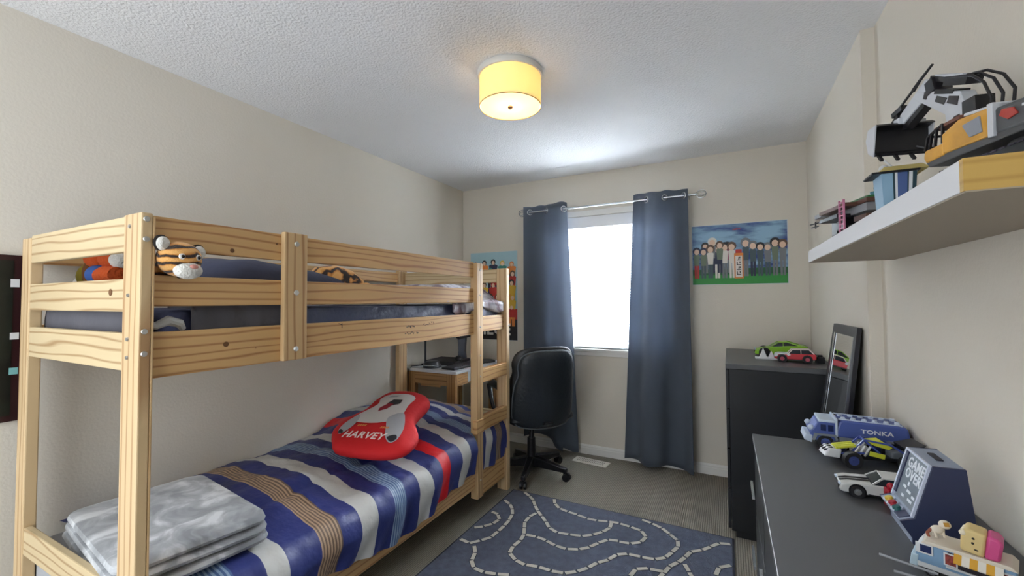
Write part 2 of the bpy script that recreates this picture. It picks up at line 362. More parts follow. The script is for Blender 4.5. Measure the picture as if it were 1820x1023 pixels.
figures(g, rnd, tx0+.01, tx0+.30, tz0+.05, tz1-.13, 6, [4, 5, 6, 7, 8, 9, 10, 5, 4], 12, [14, 11, 7, 9, 8], yq-.0003)
figures(g, rnd, tx0+.02+.05, tx0+.27, tz0+.09, tz1-.09, 4, [4, 5, 7, 9, 6], 12, [14, 11, 8], yq-.0002)
figures(g, rnd, tx0+.345, tx1-.01, tz0+.06, tz1-.11, 6, [4, 5, 5, 7, 4, 8, 9, 7], 12, [14, 14, 11, 7], yq-.0003)
quad(g, tx0+.292, tx0+.352, tz0+.045, tz0+.235, 13, yq-.0013); quad(g, tx0+.300, tx0+.344, tz0+.055, tz0+.215, 8, yq-.0014)
for k in range(4):   # glyph-like strokes on the banner
    z = tz0+.072+k*.036
    quad(g, tx0+.308, tx0+.336, z, z+.006, 14, yq-.0016); quad(g, tx0+.308+.011*(k % 2), tx0+.314+.011*(k % 2), z, z+.025, 14, yq-.0017); quad(g, tx0+.326, tx0+.332, z+.012, z+.027, 14, yq-.0017)
quad(g, tx0+.302, tx0+.342, tz0+.235, tz0+.262, 10, yq-.0013)
quad(g, tx0+.285, tx0+.30, tz1-.050, tz1-.042, 10, yq-.0003); quad(g, tx0+.302, tx0+.318, tz1-.050, tz1-.040, 10, yq-.0003); quad(g, tx0+.320, tx0+.336, tz1-.048, tz1-.042, 10, yq-.0003)
tag(g.build('poster', MS, fixn=False), 'wide poster of cartoon people lined up under a blue sky, right of the window', 'poster')
# left poster
lx0, lx1, lz0, lz1 = -2.30, -1.775, .945, 1.800
MS2 = [P_('edge', '#cfd3d6'), P_('paleblue', '#a9cbd4'), P_('red', '#b8322c'), P_('brown', '#5d4636'), P_('skin', '#e3c3aa'), P_('teal', '#3c8a80'), P_('yellow', '#d9b23e'), P_('navy', '#272c48'), P_('black', '#1d1b20'), P_('white', '#dfd9d0'), P_('orange', '#d8803a'), P_('slate', '#44555c')]
g = G(); g.box(lx0, lx1, YB-.003, YB-.0008, lz0, lz1); quad(g, lx0+.003, lx1-.003, lz0+.003, lz1-.003, 1); quad(g, lx0+.003, lx1-.003, lz0+.003, lz0+.30, 2, yq-.0001); quad(g, lx0+.003, lx1-.003, lz0+.003, lz0+.20, 8, yq-.0002)
for r_, (zb, zt, n_) in enumerate([(1.50, 1.74, 5), (1.38, 1.66, 6), (1.28, 1.55, 5), (1.15, 1.42, 6), (1.08, 1.32, 5)]):
    figures(g, rnd, lx0+.01+.02*(r_ % 2), lx1-.01, zb, zt, n_, [2, 3, 5, 6, 7, 10, 11, 2], 4, [8, 3, 10, 6, 5, 2], yq-.0012-.0014*r_)
add_text(g, 'PIECE', .155, lambda x, y, z: (lx1-.262+x, yq-.010-z, 1.045+y), 9, bold=.004)
tag(g.build('poster', MS2, fixn=False), 'tall poster of a colourful crowd with white block letters, left of the curtains', 'poster')
# dark wall picture at far left
g = G(); g.box(XL+.0005, XL+.012, .02, .572, .887, 1.505); g.m = 1; g.box(XL+.012, XL+.014, .04, .545, .91, 1.485)
g.m = 2; g.box(XL+.014, XL+.016, .538, .560, 1.385, 1.415)
g.m = 2; g.box(XL+.014, XL+.016, .540, .562, 1.19, 1.215); g.m = 3; g.box(XL+.014, XL+.016, .540, .562, 1.06, 1.085)
tag(g.build('dark_poster', [mat('dark_maroon', '#2a0a10', .4), mat('dark_print', '#0b120c', .4, vary=.6, vscale=12), mat('sticker_white', '#dcdcdc', .5), mat('sticker_teal', '#7fb9b8', .5)]), 'near-black poster with maroon border on the wall at the far left edge', 'poster')

# ================================================================ CEILING LAMP
LX, LY = -.93, 1.80
lamp = thing('ceiling_lamp', 'cream fabric drum ceiling lamp, lit, with round white diffuser', 'lamp', (LX, LY, H))
def lathe(g, prof, n=48, c=(0, 0)):
    R = [[g.bm.verts.new((c[0]+r*math.cos(2*PI*i/n), c[1]+r*math.sin(2*PI*i/n), z)) for i in range(n)] for r, z in prof]
    for a, b in zip(R, R[1:]):
        for i in range(n): g.face([a[i], a[(i+1) % n], b[(i+1) % n], b[i]])
    return R
g = G(); lathe(g, [(.001, -.001), (.157, -.001), (.160, -.006), (.160, -.024), (.156, -.030), (.001, -.030)]); g.build('ceiling_plate', mat('lamp_white', '#d9d6d0', .35), lamp, smooth=True)
def glow(name, col, tl, em, ecol):
    m, n, b = nt(name); L = n.links; b.inputs['Base Color'].default_value = hexc(col); b.inputs['Roughness'].default_value = .7
    b.inputs['Emission Color'].default_value = hexc(ecol); b.inputs['Emission Strength'].default_value = em
    t = n.nodes.new('ShaderNodeBsdfTranslucent'); t.inputs[0].default_value = hexc(col); mx = n.nodes.new('ShaderNodeMixShader'); mx.inputs[0].default_value = tl
    L.new(b.outputs[0], mx.inputs[1]); L.new(t.outputs[0], mx.inputs[2]); L.new(mx.outputs[0], n.nodes['Material Output'].inputs[0]); return m
g = G(); lathe(g, [(.147, -.030), (.148, -.172), (.1495, -.172), (.1495, -.030), (.147, -.030)]); g.build('lamp_shade', glow('shade_cloth', '#ead9a8', .14, .13, '#f3d596'), lamp, smooth=True)
g = G(); lathe(g, [(.001, -.166), (.146, -.166), (.146, -.169), (.001, -.169)]); g.build('diffuser', glow('diffuser', '#fff2d8', .16, .30, '#ffe8b8'), lamp, smooth=True)
g = G()
pts = [(.149*math.cos(2*PI*i/48), .149*math.sin(2*PI*i/48), -.172) for i in range(48)]; g.tube(pts, .002, 6, closed=True)
g.build('shade_trim', mat('tan_trim', '#b59a62', .6), lamp, smooth=True)
g = G(); g.cyl((0, 0, -.169), (0, 0, -.176), .012, n=20).ball((0, 0, -.178), (.007, .007, .005)); g.build('finial', mat('finial_brass', '#9a7a6a', .3, .8), lamp, smooth=True)
pl = bpy.data.lights.new('lamp_bulb', 'POINT'); pl.energy = 6; pl.color = (1, .84, .62); pl.shadow_soft_size = .04
po = bpy.data.objects.new('lamp_bulb', pl); COL.objects.link(po); po.parent = lamp; po.location = (0, 0, -.10)

# ================================================================ BUNK BED
BXF, BXB = -1.40, -2.37          # front and back planes
BY0, BY1 = .545, 2.675
BT = 1.57
bed = thing('bunk_bed', 'natural pine bunk bed with slatted guard rails along the left wall', 'bed', (BXF, BY0, 0))
def P(x, y, z): return (x-BXF, y-BY0, z)
def bbox(name, x0, x1, y0, y1, z0, z1, m_, extra=None, bev=.004):
    g = G(); g.box(x0-BXF, x1-BXF, y0-BY0, y1-BY0, z0, z1)
    ms = [m_]
    if extra: ms += extra(g)
    return g.build(name, ms, bed, bevel=bev)
def knots(lst, face):
    def f(g):
        g.m = 1
        for (a, z, r) in lst:
            if face == 'x': o, d = Vector(P(BXF-.0255+.0, a, z)), Vector((1, 0, 0))
            else: o, d = Vector(P(a, BY0-.0005+.0, z)), Vector((0, -1, 0))
            g.cyl(o, o+d*.0012, r, n=12)
        return [KNOT]
    return f
# posts
bbox('post', -1.500, BXF, .545, .572, 0, BT, PINE_Z)              # near front post, two boards in an L
bbox('post_board', -1.425, BXF, .572, .578, 0, BT-.01, PINE_ZY, bev=.002)
bbox('post', -2.302, -2.222, .547, .582, 0, BT-.01, PINE_Z)
bbox('post', BXB, -2.33, 2.57, 2.66, 0, BT, PINE_ZY)
bbox('post', -1.478, BXF+.004, 2.630, 2.672, 0, 1.555, PINE_Z)
bbox('ladder_post', -1.445, BXF+.006, 2.235, 2.305, .10, 1.562, PINE_ZY)
bbox('support_post', -1.4195, -1.398, .955, 1.048, 1.115, 1.575, PINE_ZY)
# near end boards
EX0, EX1 = -2.275, -1.500
def endk(g):
    g.m = 1; g.cyl(P(-1.585, .5495, 1.355), P(-1.585, .548, 1.355), .010, n=12); return [KNOT]
bbox('end_board', EX0+.053, EX1, .550, .570, 1.468, 1.568, PINE_X); bbox('end_board', EX0+.053, EX1, .550, .570, 1.300, 1.392, PINE_X, endk)
bbox('end_board', EX0+.053, EX1, .550, .570, 1.135, 1.240, PINE_X)
bbox('end_board', EX0+.053, EX1, .550, .572, .44, .535, PINE_X)
bbox('end_board', EX0+.053, EX1, .550, .572, .17, .28, PINE_X)
# far end boards
bbox('end_board', -2.33, -1.478, 2.635, 2.657, 1.455, 1.552, PINE_X); bbox('end_board', -2.33, -1.478, 2.635, 2.657, 1.115, 1.22, PINE_X)
bbox('end_board', -2.33, -1.478, 2.635, 2.657, .44, .545, PINE_X); bbox('end_board', -2.33, -1.478, 2.635, 2.657, .15, .28, PINE_X)
# front rails
def scr(g):
    g.m = 1
    def dash(y, z, w_, h, a=0): g.obox(P(-1.4193, y, z), (.001, w_, h), (a, 0, 0))
    dash(1.225, 1.225, .004, .02); dash(1.217, 1.232, .018, .003, -.3)
    for k in range(5): dash(1.62+k*.013, 1.197+.003*(k % 2), .006, .006+.004*(k % 3), .3*k)
    for k in range(6): dash(1.61+k*.012, 1.165+.004*math.sin(k*2), .010, .004, .8*(k % 2)); 
    for k in range(3): dash(1.695+k*.007, 1.163, .004, .011-.003*k, .4)
    for k in range(6): dash(1.75+k*.016, 1.205-.006*math.sin(k*1.1), .014, .0028, .5-.3*k)
    g.m = 2; g.cyl(P(-1.4196, .775, 1.192), P(-1.418, .775, 1.192), .0085, n=12); g.cyl(P(-1.4196, .87, 1.17), P(-1.4185, .87, 1.17), .002, n=6)
    return [INK, KNOT]
def topk(g):
    g.m = 1; g.cyl(P(-1.4196, .79, 1.491), P(-1.418, .79, 1.491), .007, n=12); g.cyl(P(-1.4196, .94, 1.53), P(-1.418, .94, 1.53), .004, n=8); return [KNOT]
bbox('guard_rail', -1.442, -1.420, .578, 2.235, 1.474, 1.567, PINE_Y, topk); bbox('guard_rail', -1.442, -1.420, .578, 2.235, 1.314, 1.402, PINE_Y)
bbox('side_rail', -1.442, -1.420, .578, 2.235, 1.115, 1.242, PINE_Y, scr)
bbox('side_rail', -1.444, -1.418, 2.305, 2.630, 1.125, 1.225, PINE_Y)
bbox('ladder_rung', -1.440, -1.396, 2.305, 2.630, .805, .890, PINE_Y); bbox('ladder_rung', -1.440, -1.396, 2.305, 2.630, .500, .588, PINE_Y)
bbox('side_rail', -1.442, -1.412, .578, 2.235, .165, .285, PINE_Y); bbox('side_rail', -1.442, -1.418, 2.305, 2.630, .09, .245, PINE_Y)
bbox('ladder_cleat', -1.4195, -1.385, 2.215, 2.30, .50, .585, PINE_Y)
# back rails
bbox('guard_rail', BXB+.002, -2.348, .59, 2.57, 1.474, 1.552, PINE_Y); bbox('side_rail', BXB+.002, -2.348, .59, 2.57, 1.115, 1.242, PINE_Y); bbox('side_rail', BXB+.002, -2.348, .59, 2.57, .165, .285, PINE_Y)
g = G(); g.box(-.94, -.045, .05, 2.08, 1.128, 1.144); g.build('slat_base', PINE_X, bed); g = G(); g.box(-.94, -.045, .05, 2.08, .262, .278); g.build('slat_base', PINE_X, bed)
def bolt(p, d, r=.009):
    p = Vector(P(*p)); d = Vector(d)
    g = G(); g.cyl(p, p+d*.004, r, r*.8, n=16); g.cyl(p+d*.004, p+d*.0045, r*.4, n=6); g.build('bolt', BOLT, bed)
for z in (1.535, 1.500, 1.345, 1.21, 1.155): pass
for z in (1.552, 1.497, 1.247, 1.187): bolt((BXF-.0005, .557, z), (1, 0, 0), .008)
for z in (1.535, 1.345, 1.225, 1.175): bolt((-1.463, .5455, z), (0, -1, 0), .006)
for z in (1.535, 1.358, 1.155): bolt((-1.3982, 1.003, z), (1, 0, 0), .010)
for z in (1.52, 1.36, 1.16, .98, .85, .54, .21): bolt((BXF+.006, 2.27, z), (1, 0, 0), .005)
for z in (1.50, 1.36, 1.15): bolt((BXF+.004, 2.655, z), (1, 0, 0), .004)

# ---- lower bed
def mattress(name, label, z0, z1, mt):
    g = G(); x0, x1, y0_, y1_ = -2.34, -1.465, (.675 if z0 > 1 else .585), 2.625
    g.box(x0, x1, y0_, y1_, z0, z1); return tag(g.build(name, mt, bevel=.035, smooth=True), label, 'mattress')
mattress('mattress', 'pale grey sheeted mattress on the lower bunk under the striped comforter', .278, .44, mat('grey_sheet', '#a9abb0', .9, bump=.3, bscale=25))
# stripes measured along the front edge (y), shifted toward the far end at the wall
BLUE, WHI, TAN, LBL, RED = 0, 1, 2, 4, 6
ST = [(.60, BLUE), (.69, LBL), (.78, BLUE), (.865, WHI), (.940, BLUE), (1.081, TAN), (1.175, BLUE), (1.27, WHI), (1.363, BLUE), (1.465, LBL), (1.558, BLUE), (1.647, WHI), (1.735, BLUE), (1.823, RED), (1.912, BLUE), (2.010, WHI), (2.098, BLUE), (2.175, LBL), (2.255, BLUE), (2.325, WHI), (2.402, BLUE), (2.465, TAN), (2.56, BLUE), (2.66, None)]
rows = []   # (y, mat)
for (a, m_), (b, _) in zip(ST, ST[1:]):
    n_ = 14 if m_ in (TAN, LBL) else max(5, int((b-a)/.013))
    for k in range(n_):
        mm = m_
        if m_ in (TAN, LBL): mm = m_ + (k % 2)
        rows.append((a+(b-a)*k/n_, mm))
rows.append((2.66, 0))
cloth = []
def cz(x, y):   # top height of comforter
    t = (x+2.38)/.98            # 0 wall .. 1 front edge
    hump = .10*sm((y-1.75)/.35)*(1-.75*sm((y-2.5)/.2))
    z = .462 + hump*(1-.55*t)
    z += .055*sm(t/.25)*(1-sm((t-.55)/.45))
    z += .016*nz(x*5, y*5, 1) + .009*nz(x*12, y*15, 5)+.004*nz(x*30, y*34, 5)
    q = (y*.9+.1) % .47; z -= .014*math.exp(-(q/.012)**2)*0
    s_ = abs(t-.70); z -= .016*math.exp(-(s_/.018)**2)
    return z
NV = 46
def cpt(i, j):
    yf, _ = rows[i]; v = j/NV; L1 = .66   # fraction on top
    yw = yf + .085
    if yf > 2.0: yw = yf + .085*(1-sm((yf-2.3)/.3))
    y = yw + (yf-yw)*v + .006*nz(v*7, yf*4, 3)
    y = min(y, 2.622)
    drop0 = .27 if yf < 2.28 else .27
    if v < L1:
        x = -2.378 + (v/L1)*(.93); z = cz(x, y)
        return (x, y, z)
    k = (v-L1)/(1-L1); xe = -1.448; z0_ = cz(xe, y)
    zb = .235+.03*math.sin(yf*7)+.05*sm((1.2-yf)/.4)+(.035*sm((yf-2.0)/.2))
    ang = min(1, k/.45)*PI/2
    bulge = .085*(1+.25*nz(yf*6, 9, 0))
    if yf > 2.18: bulge *= .62
    if k < .45:
        x = xe + bulge*math.sin(ang); z = z0_ - .10*(1-math.cos(ang))
    else:
        kk = (k-.45)/.55; x = xe + bulge*(1 - .28*kk) + .010*math.sin(yf*46+kk*2)*kk; z = z0_-.10 + (zb-(z0_-.10))*kk
    return (x, y, z)
g = G(); V = [[g.bm.verts.new(cpt(i, j)) for j in range(NV+1)] for i in range(len(rows))]
for i in range(len(rows)-1):
    for j in range(NV): g.face([V[i][j], V[i+1][j], V[i+1][j+1], V[i][j+1]], rows[i][1])
# far end drop
i = len(rows)-1; prev = V[i]
for q in range(1, 5):
    cur = [g.bm.verts.new((v_.co.x, 2.622+.004*math.sin(q), v_.co.z - (v_.co.z-.30)*q/4 if v_.co.z > .3 else v_.co.z)) for v_ in V[i]]
    for j in range(NV): g.face([prev[j], cur[j], cur[j+1], prev[j+1]], 0)
    prev = cur
def satin(name, col):
    m = mat(name, col, .52, bump=.7, bscale=17); return m
CM = [satin('comforter_blue', '#2b3573'), satin('comforter_white', '#c9c9c6'), satin('comforter_tan', '#b3977c'), satin('comforter_tan_dark', '#6e5a4c'), satin('comforter_pale_blue', '#8fa5bd'), satin('comforter_mid_blue', '#4b6590'), satin('comforter_red', '#d0141c')]
tag(g.build('comforter', CM, smooth=True, fixn=True), 'navy comforter with white, tan, pale blue and red stripes on the lower bunk', 'comforter')
# red shaped cushion with name
PO = [(-1.85, 1.539), (-1.772, 1.497), (-1.623, 1.505), (-1.480, 1.535), (-1.405, 1.60), (-1.43, 1.72), (-1.56, 1.85), (-1.60, 1.95), (-1.63, 2.07), (-1.73, 2.14), (-1.86, 2.16), (-1.985, 2.12), (-1.995, 2.0), (-1.955, 1.86), (-1.975, 1.74), (-1.95, 1.628)]
def smooth_loop(pts, k=3):
    out = []; n = len(pts)
    for i in range(n):
        p0, p1, p2, p3 = (Vector(pts[(i+d) % n]) for d in (-1, 0, 1, 2))
        for s in range(k):
            t = s/k; out.append(tuple(.5*((2*p1)+(-p0+p2)*t+(2*p0-5*p1+4*p2-p3)*t*t+(-p0+3*p1-3*p2+p3)*t**3)))
    return out
cu_ = thing('red_cushion', 'red plush cushion reading HARVEY lying on the striped comforter', 'cushion', (-1.75, 1.75, .60))
k_ = .22
def cush(u, v, h): return (u+1.75+.0*h, v-1.75-h*k_, .005+k_*(v-1.75)+h+.02)
OL = smooth_loop(PO, 4); n_ = len(OL); cc = (sum(a for a, _ in OL)/n_, sum(b for _, b in OL)/n_)
G().puff(OL, cush, .062, .062, rings=9, p=2.6).build('body', mat('red_plush', '#c8131a', .8, bump=.2, bscale=40), cu_, smooth=True)
import bisect
def rq(u, v):    # radial fraction inside the outline
    a = math.atan2(v-cc[1], u-cc[0]); best = None
    for i in range(n_):
        p = OL[i]; q = OL[(i+1) % n_]; a1 = math.atan2(p[1]-cc[1], p[0]-cc[0]); a2 = math.atan2(q[1]-cc[1], q[0]-cc[0])
        d = (a2-a1+PI) % (2*PI)-PI; e = (a-a1+PI) % (2*PI)-PI
        if (d > 0 and 0 <= e <= d) or (d < 0 and d <= e <= 0):
            t = e/d if d else 0; r = math.hypot(p[0]+(q[0]-p[0])*t-cc[0], p[1]+(q[1]-p[1])*t-cc[1]); best = max(best or 0, r)
    return min(.995, math.hypot(u-cc[0], v-cc[1])/(best or .3))
def hcush(u, v): q = rq(u, v); return .062*(1-q**2.6)**(1/2.6)
def patch(g, pts, m_, lift, rings=6):
    n = len(pts); cu0 = sum(a for a, _ in pts)/n; cv0 = sum(b for _, b in pts)/n; prev = None; c = g.bm.verts.new(cush(cu0, cv0, hcush(cu0, cv0)+lift))
    for k in range(1, rings+1):
        f = k/rings; cur = [g.bm.verts.new(cush(cu0+(a-cu0)*f, cv0+(b-cv0)*f, hcush(cu0+(a-cu0)*f, cv0+(b-cv0)*f)+lift)) for a, b in pts]
        for i in range(n):
            j = (i+1) % n
            if prev: g.face([prev[i], cur[i], cur[j], prev[j]], m_)
            else: g.face([c, cur[i], cur[j]], m_)
        prev = cur
PT = [(-1.885, 2.03), (-1.776, 2.06), (-1.69, 2.02), (-1.66, 1.92), (-1.62, 1.83), (-1.60, 1.76), (-1.68, 1.70), (-1.79, 1.68), (-1.87, 1.70), (-1.88, 1.77), (-1.86, 1.884), (-1.91, 1.96)]
A1 = [(-1.63, 1.84), (-1.57, 1.79), (-1.50, 1.70), (-1.47, 1.62), (-1.49, 1.585), (-1.54, 1.61), (-1.60, 1.68), (-1.66, 1.76)]
A2 = [(-1.87, 1.75), (-1.82, 1.70), (-1.80, 1.63), (-1.82, 1.575), (-1.865, 1.60), (-1.885, 1.66)]
g = G(); PWH, PGR, PBK = 0, 1, 2
patch(g, smooth_loop(PT, 3), 0, .003); patch(g, smooth_loop(A1, 3), 1, .004); patch(g, smooth_loop(A2, 3), 1, .004)
patch(g, smooth_loop([(-1.50, 1.64), (-1.475, 1.62), (-1.487, 1.59), (-1.53, 1.61)], 3), 2, .0055, 3); patch(g, smooth_loop([(-1.83, 1.60), (-1.815, 1.58), (-1.85, 1.585), (-1.86, 1.61)], 3), 2, .0055, 3)
patch(g, [(-1.80, 1.955), (-1.74, 1.965), (-1.72, 1.92), (-1.76, 1.87), (-1.80, 1.90)], 2, .0055, 3)
patch(g, [(-1.79, 1.905), (-1.75, 1.90), (-1.745, 1.84), (-1.775, 1.80), (-1.80, 1.84)], 3, .0065, 3)
patch(g, [(-1.86, 2.00), (-1.80, 2.02), (-1.81, 1.99), (-1.86, 1.975)], 1, .0055, 2)
g.build('printed_patch', [mat('plush_white', '#d2cecb', .85), mat('plush_grey', '#a7a8ad', .85), mat('plush_black', '#22222a', .7), mat('plush_dark_red', '#8e1226', .8)], cu_, fixn=True)
g = G(); ca, sa = math.cos(.14), math.sin(.14)
def ft(cx0, cy0):
    def f(x, y, z):
        u = cx0+ca*x-sa*y; v = cy0+sa*x+ca*y; return cush(u, v, hcush(u, v)+.004+z)
    return f
add_text(g, 'HARVEY', .066, ft(-1.668, 1.590), 0, bold=.0012, spacing=1.05)
g.build('lettering', [mat('letter_white', '#f0dcd8', .7)], cu_)
g = G(); g.m = 0
for (cx0, cy0, w_) in ((-1.745, 1.652, .055), (-1.60, 1.665, .05)):
    for i in range(4): patch(g, [(cx0-w_/2+w_*i/4, cy0-.006+.01*i/4), (cx0-w_/2+w_*(i+.8)/4, cy0-.006+.01*i/4), (cx0-w_/2+w_*(i+.8)/4, cy0+.010+.01*i/4), (cx0-w_/2+w_*i/4, cy0+.010+.01*i/4)], 0, .005, 1)
g.build('small_lettering', [mat('letter_orange', '#e08a4a', .7)], cu_)
# folded throw
th = thing('folded_blanket', 'folded grey marbled plush throw at the near end of the lower bunk', 'blanket', (-1.80, .79, .482), -.13)
def marble():
    m, n, b = nt('marbled_plush'); L = n.links; tc = n.nodes.new('ShaderNodeTexCoord'); x = n.nodes.new('ShaderNodeTexNoise'); x.inputs['Scale'].default_value = 9; x.inputs['Detail'].default_value = 5; x.inputs['Distortion'].default_value = .8
    L.new(tc.outputs['Object'], x.inputs['Vector']); r = n.nodes.new('ShaderNodeValToRGB'); e = r.color_ramp.elements; e[0].position = .38; e[0].color = hexc('#7f8287'); e[1].position = .64; e[1].color = hexc('#d3d5d8'); k = e.new(.52); k.color = hexc('#a2a5aa')
    L.new(x.outputs[0], r.inputs[0]); L.new(r.outputs[0], b.inputs['Base Color']); b.inputs['Roughness'].default_value = .9; b.inputs['Sheen Weight'].default_value = .4
    p = n.nodes.new('ShaderNodeBump'); p.inputs['Strength'].default_value = .4; p.inputs['Distance'].default_value = .01; L.new(x.outputs[0], p.inputs['Height']); L.new(p.outputs[0], b.inputs['Normal']); return m
MB = marble()
for k in range(3):
    def rr_(a, b, r=.05):
        o = []
        for cx0, cy0, t0 in ((a-r, b-r, 0), (-a+r, b-r, 90), (-a+r, -b+r, 180), (a-r, -b+r, 270)):
            for q in range(5): t = math.radians(t0+q*22.5); o.append((cx0+r*math.cos(t), cy0+r*math.sin(t)))
        return o
    a, b = .325-.006*k, .215-.004*k
    o2 = [(a*((i % 12)/6-1) if False else u, v) for i, (u, v) in enumerate(rr_(a, b))]
    dz = .020+.034*k
    G().puff(o2, lambda u, v, h, dz=dz, k=k: (u+.004*k, v, dz+h+.014*nz(u*5+k, v*5, k)+.005*nz(u*14, v*14, k)+.02*sm((.1-u)/.5)*0), .0185, .0185, rings=8, p=5).build('blanket_fold', MB, th, smooth=True)

# ---- upper bunk
mattress('mattress', 'navy sheeted mattress on the upper bunk behind the guard rails', 1.144, 1.30, mat('navy_sheet', '#343a58', .85, bump=.5, bscale=16))
DGREY = mat('charcoal_cloth', '#56555c', .9, bump=.3, bscale=25)
def cushion(name, label, cat, c, rot, a, b, h, m_, p=3, par=None):
    o2 = []
    for i in range(40):
        t = 2*PI*i/40; ct, st = math.cos(t), math.sin(t); o2.append((a*math.copysign(abs(ct)**.45, ct), b*math.copysign(abs(st)**.45, st)))
    ob = G().puff(o2, lambda u, v, hh: (u, v, hh*(1-.25*(abs(u/a)*abs(v/b))**2)+.006*nz(u*9, v*9, hh)), h, h*.8, rings=8, p=p).build(name, m_, par, smooth=True, loc=c, rot=rot)
    if label: tag(ob, label, cat)
    return ob
cushion('pillow', 'dark slate pillow standing above the guard rail on the upper bunk', 'pillow', (-1.72, 1.10, 1.395), (-.10, .05, .05), .24, .29, .085, mat('slate_pillowcase', '#464b62', .85, bump=.3, bscale=20))
cushion('pillow', 'charcoal grey pillow squeezed behind the near end boards of the upper bunk', 'pillow', (-1.93, .622, 1.265), (1.50, .0, 0), .35, .07, .045, DGREY)
g = G(); g.grid(150, 16, lambda u, v: (-1.463+.016*abs(nz(u*30+v*4, v*2.4+u*5, 7))+.004*math.exp(-((v-.45)/.4)**2), .98+u*1.62, 1.300-.15*v))
g.grid(60, 4, lambda u, v: (-1.463-.10*v, .98+u*1.62, 1.300+.004*nz(u*20, v, 2)))
tag(g.build('rumpled_sheet', mat('navy_cotton', '#454c6c', .5, bump=.4, bscale=30), smooth=True), 'navy rumpled sheet hanging over the front side of the upper mattress', 'bed sheet')
# charcoal throw folded over mattress front, near end
g = G(); g.grid(30, 12, lambda u, v: (-1.60+.145*min(1, v*1.6)+.0025*math.sin(u*22), .695+u*.305, 1.312-.13*max(0, v-.6)/.4+.006*math.sin(u*9))); tag(g.build('grey_throw', DGREY, smooth=True, solid=.012), 'charcoal throw draped over the upper mattress left of the short support post', 'blanket')
# duvet at far end
def dv(u, v):
    x = -2.30+u*.86; y = 1.80+v*.82; e = min(u, 1-u, 1)*1.0
    z = 1.318 + .105*sm(v/.35)*(sm((1-u)/.16))*sm(u/.2+.3)*(1-.9*sm((v-.90)/.10)) + .014*nz(x*7, y*7, 2)
    return (x + .02*sm((u-.8)/.2)*math.sin(y*20), y, z)
g = G(); V = g.grid(40, 40, dv)
g.grid(20, 4, lambda u, v: (dv(1, .28+.72*u)[0]+.004, dv(1, .28+.72*u)[1], dv(1, .28+.72*u)[2]-v*(.05)*(1+.5*math.sin(u*9))))
m, n, b = nt('duvet_print'); L = n.links; tc = n.nodes.new('ShaderNodeTexCoord'); x = n.nodes.new('ShaderNodeTexNoise'); x.inputs['Scale'].default_value = 7; x.inputs['Distortion'].default_value = 1.6; L.new(tc.outputs['Object'], x.inputs['Vector'])
r = n.nodes.new('ShaderNodeValToRGB'); e = r.color_ramp.elements; e[0].position = .40; e[0].color = hexc('#7d6a74'); e[1].position = .56; e[1].color = hexc('#d5d5da'); k = e.new(.47); k.color = hexc('#a9a6b2'); L.new(x.outputs[0], r.inputs[0]); L.new(r.outputs[0], b.inputs['Base Color']); b.inputs['Roughness'].default_value = .6
tag(g.build('duvet', m, smooth=True, solid=.01), 'rumpled white and grey duvet at the far end of the upper bunk', 'duvet')
# plush toys
def tiger_mat(name, s=26, rot=0, base_='#c8812f', hi='#e0a860'):
    m, n, b = nt(name); L = n.links; tc = n.nodes.new('ShaderNodeTexCoord'); mp = n.nodes.new('ShaderNodeMapping'); mp.inputs['Rotation'].default_value = (0, rot, 0)
    wv = n.nodes.new('ShaderNodeTexWave'); wv.bands_direction = 'Z'; wv.inputs['Scale'].default_value = s; wv.inputs['Distortion'].default_value = 5; wv.inputs['Detail'].default_value = 2; wv.inputs['Detail Scale'].default_value = 1.2
    L.new(tc.outputs['Object'], mp.inputs[0]); L.new(mp.outputs[0], wv.inputs[0]); r = n.nodes.new('ShaderNodeValToRGB'); e = r.color_ramp.elements
    e[0].position = .60; e[0].color = hexc(base_); e[1].position = .85; e[1].color = hexc('#2a1a12'); k = e.new(.2); k.color = hexc(hi)
    L.new(wv.outputs['Fac'], r.inputs[0]); L.new(r.outputs[0], b.inputs['Base Color']); b.inputs['Roughness'].default_value = .9; b.inputs['Sheen Weight'].default_value = .3
    p = n.nodes.new('ShaderNodeTexNoise'); p.inputs['Scale'].default_value = 200; q = n.nodes.new('ShaderNodeBump'); q.inputs['Strength'].default_value = .6; q.inputs['Distance'].default_value = .004; L.new(tc.outputs['Object'], p.inputs['Vector']); L.new(p.outputs[0], q.inputs['Height']); L.new(q.outputs[0], b.inputs['Normal']); return m
TG = tiger_mat('tiger_fur', 13); FW = mat('white_fur', '#e2dfd8', .95, bump=.8, bscale=120); EYE = mat('toy_eye', '#17130f', .15)
tg = thing('plush_tiger', 'plush tiger with white muzzle poking its head out between the guard rails', 'stuffed animal', (-1.40, .635, 1.445), (0, 0, .1))
# local axes: +x out of the bed, y along rail
G().ball((.0, 0, .004), (.052, .054, .050), n=28, k=18).build('head', TG, tg, smooth=True)
G().ball((.036, .002, -.030), (.030, .036, .024), n=20, k=12).build('muzzle', FW, tg, smooth=True)
G().ball((.062, .002, -.020), (.008, .011, .007)).build('nose', mat('pink_nose', '#c98a7e', .5), tg, smooth=True)
for (y, z, dx) in ((-.047, .045, .002), (.052, .030, -.004)):
    e_ = G().ball((dx, y, z), (.012, .020, .023), (0, 0, 0), n=18).build('ear', mat('black_fur', '#1c1512', .95), tg, smooth=True)
    G().ball((dx+.007, y*1.0, z-.002), (.011, .017, .020), n=16).build('inner_ear', FW, e_, smooth=True)
for y in (-.020, .022): 
    e_ = G().ball((.046, y, .008), (.006, .0085, .0085)).build('eye', FW, tg, smooth=True); G().ball((.051, y, .008), (.003, .005, .005)).build('pupil', EYE, e_, smooth=True)
G().ball((-.11, .02, -.035), (.10, .05, .045), n=24, k=14).build('body', TG, tg, smooth=True)
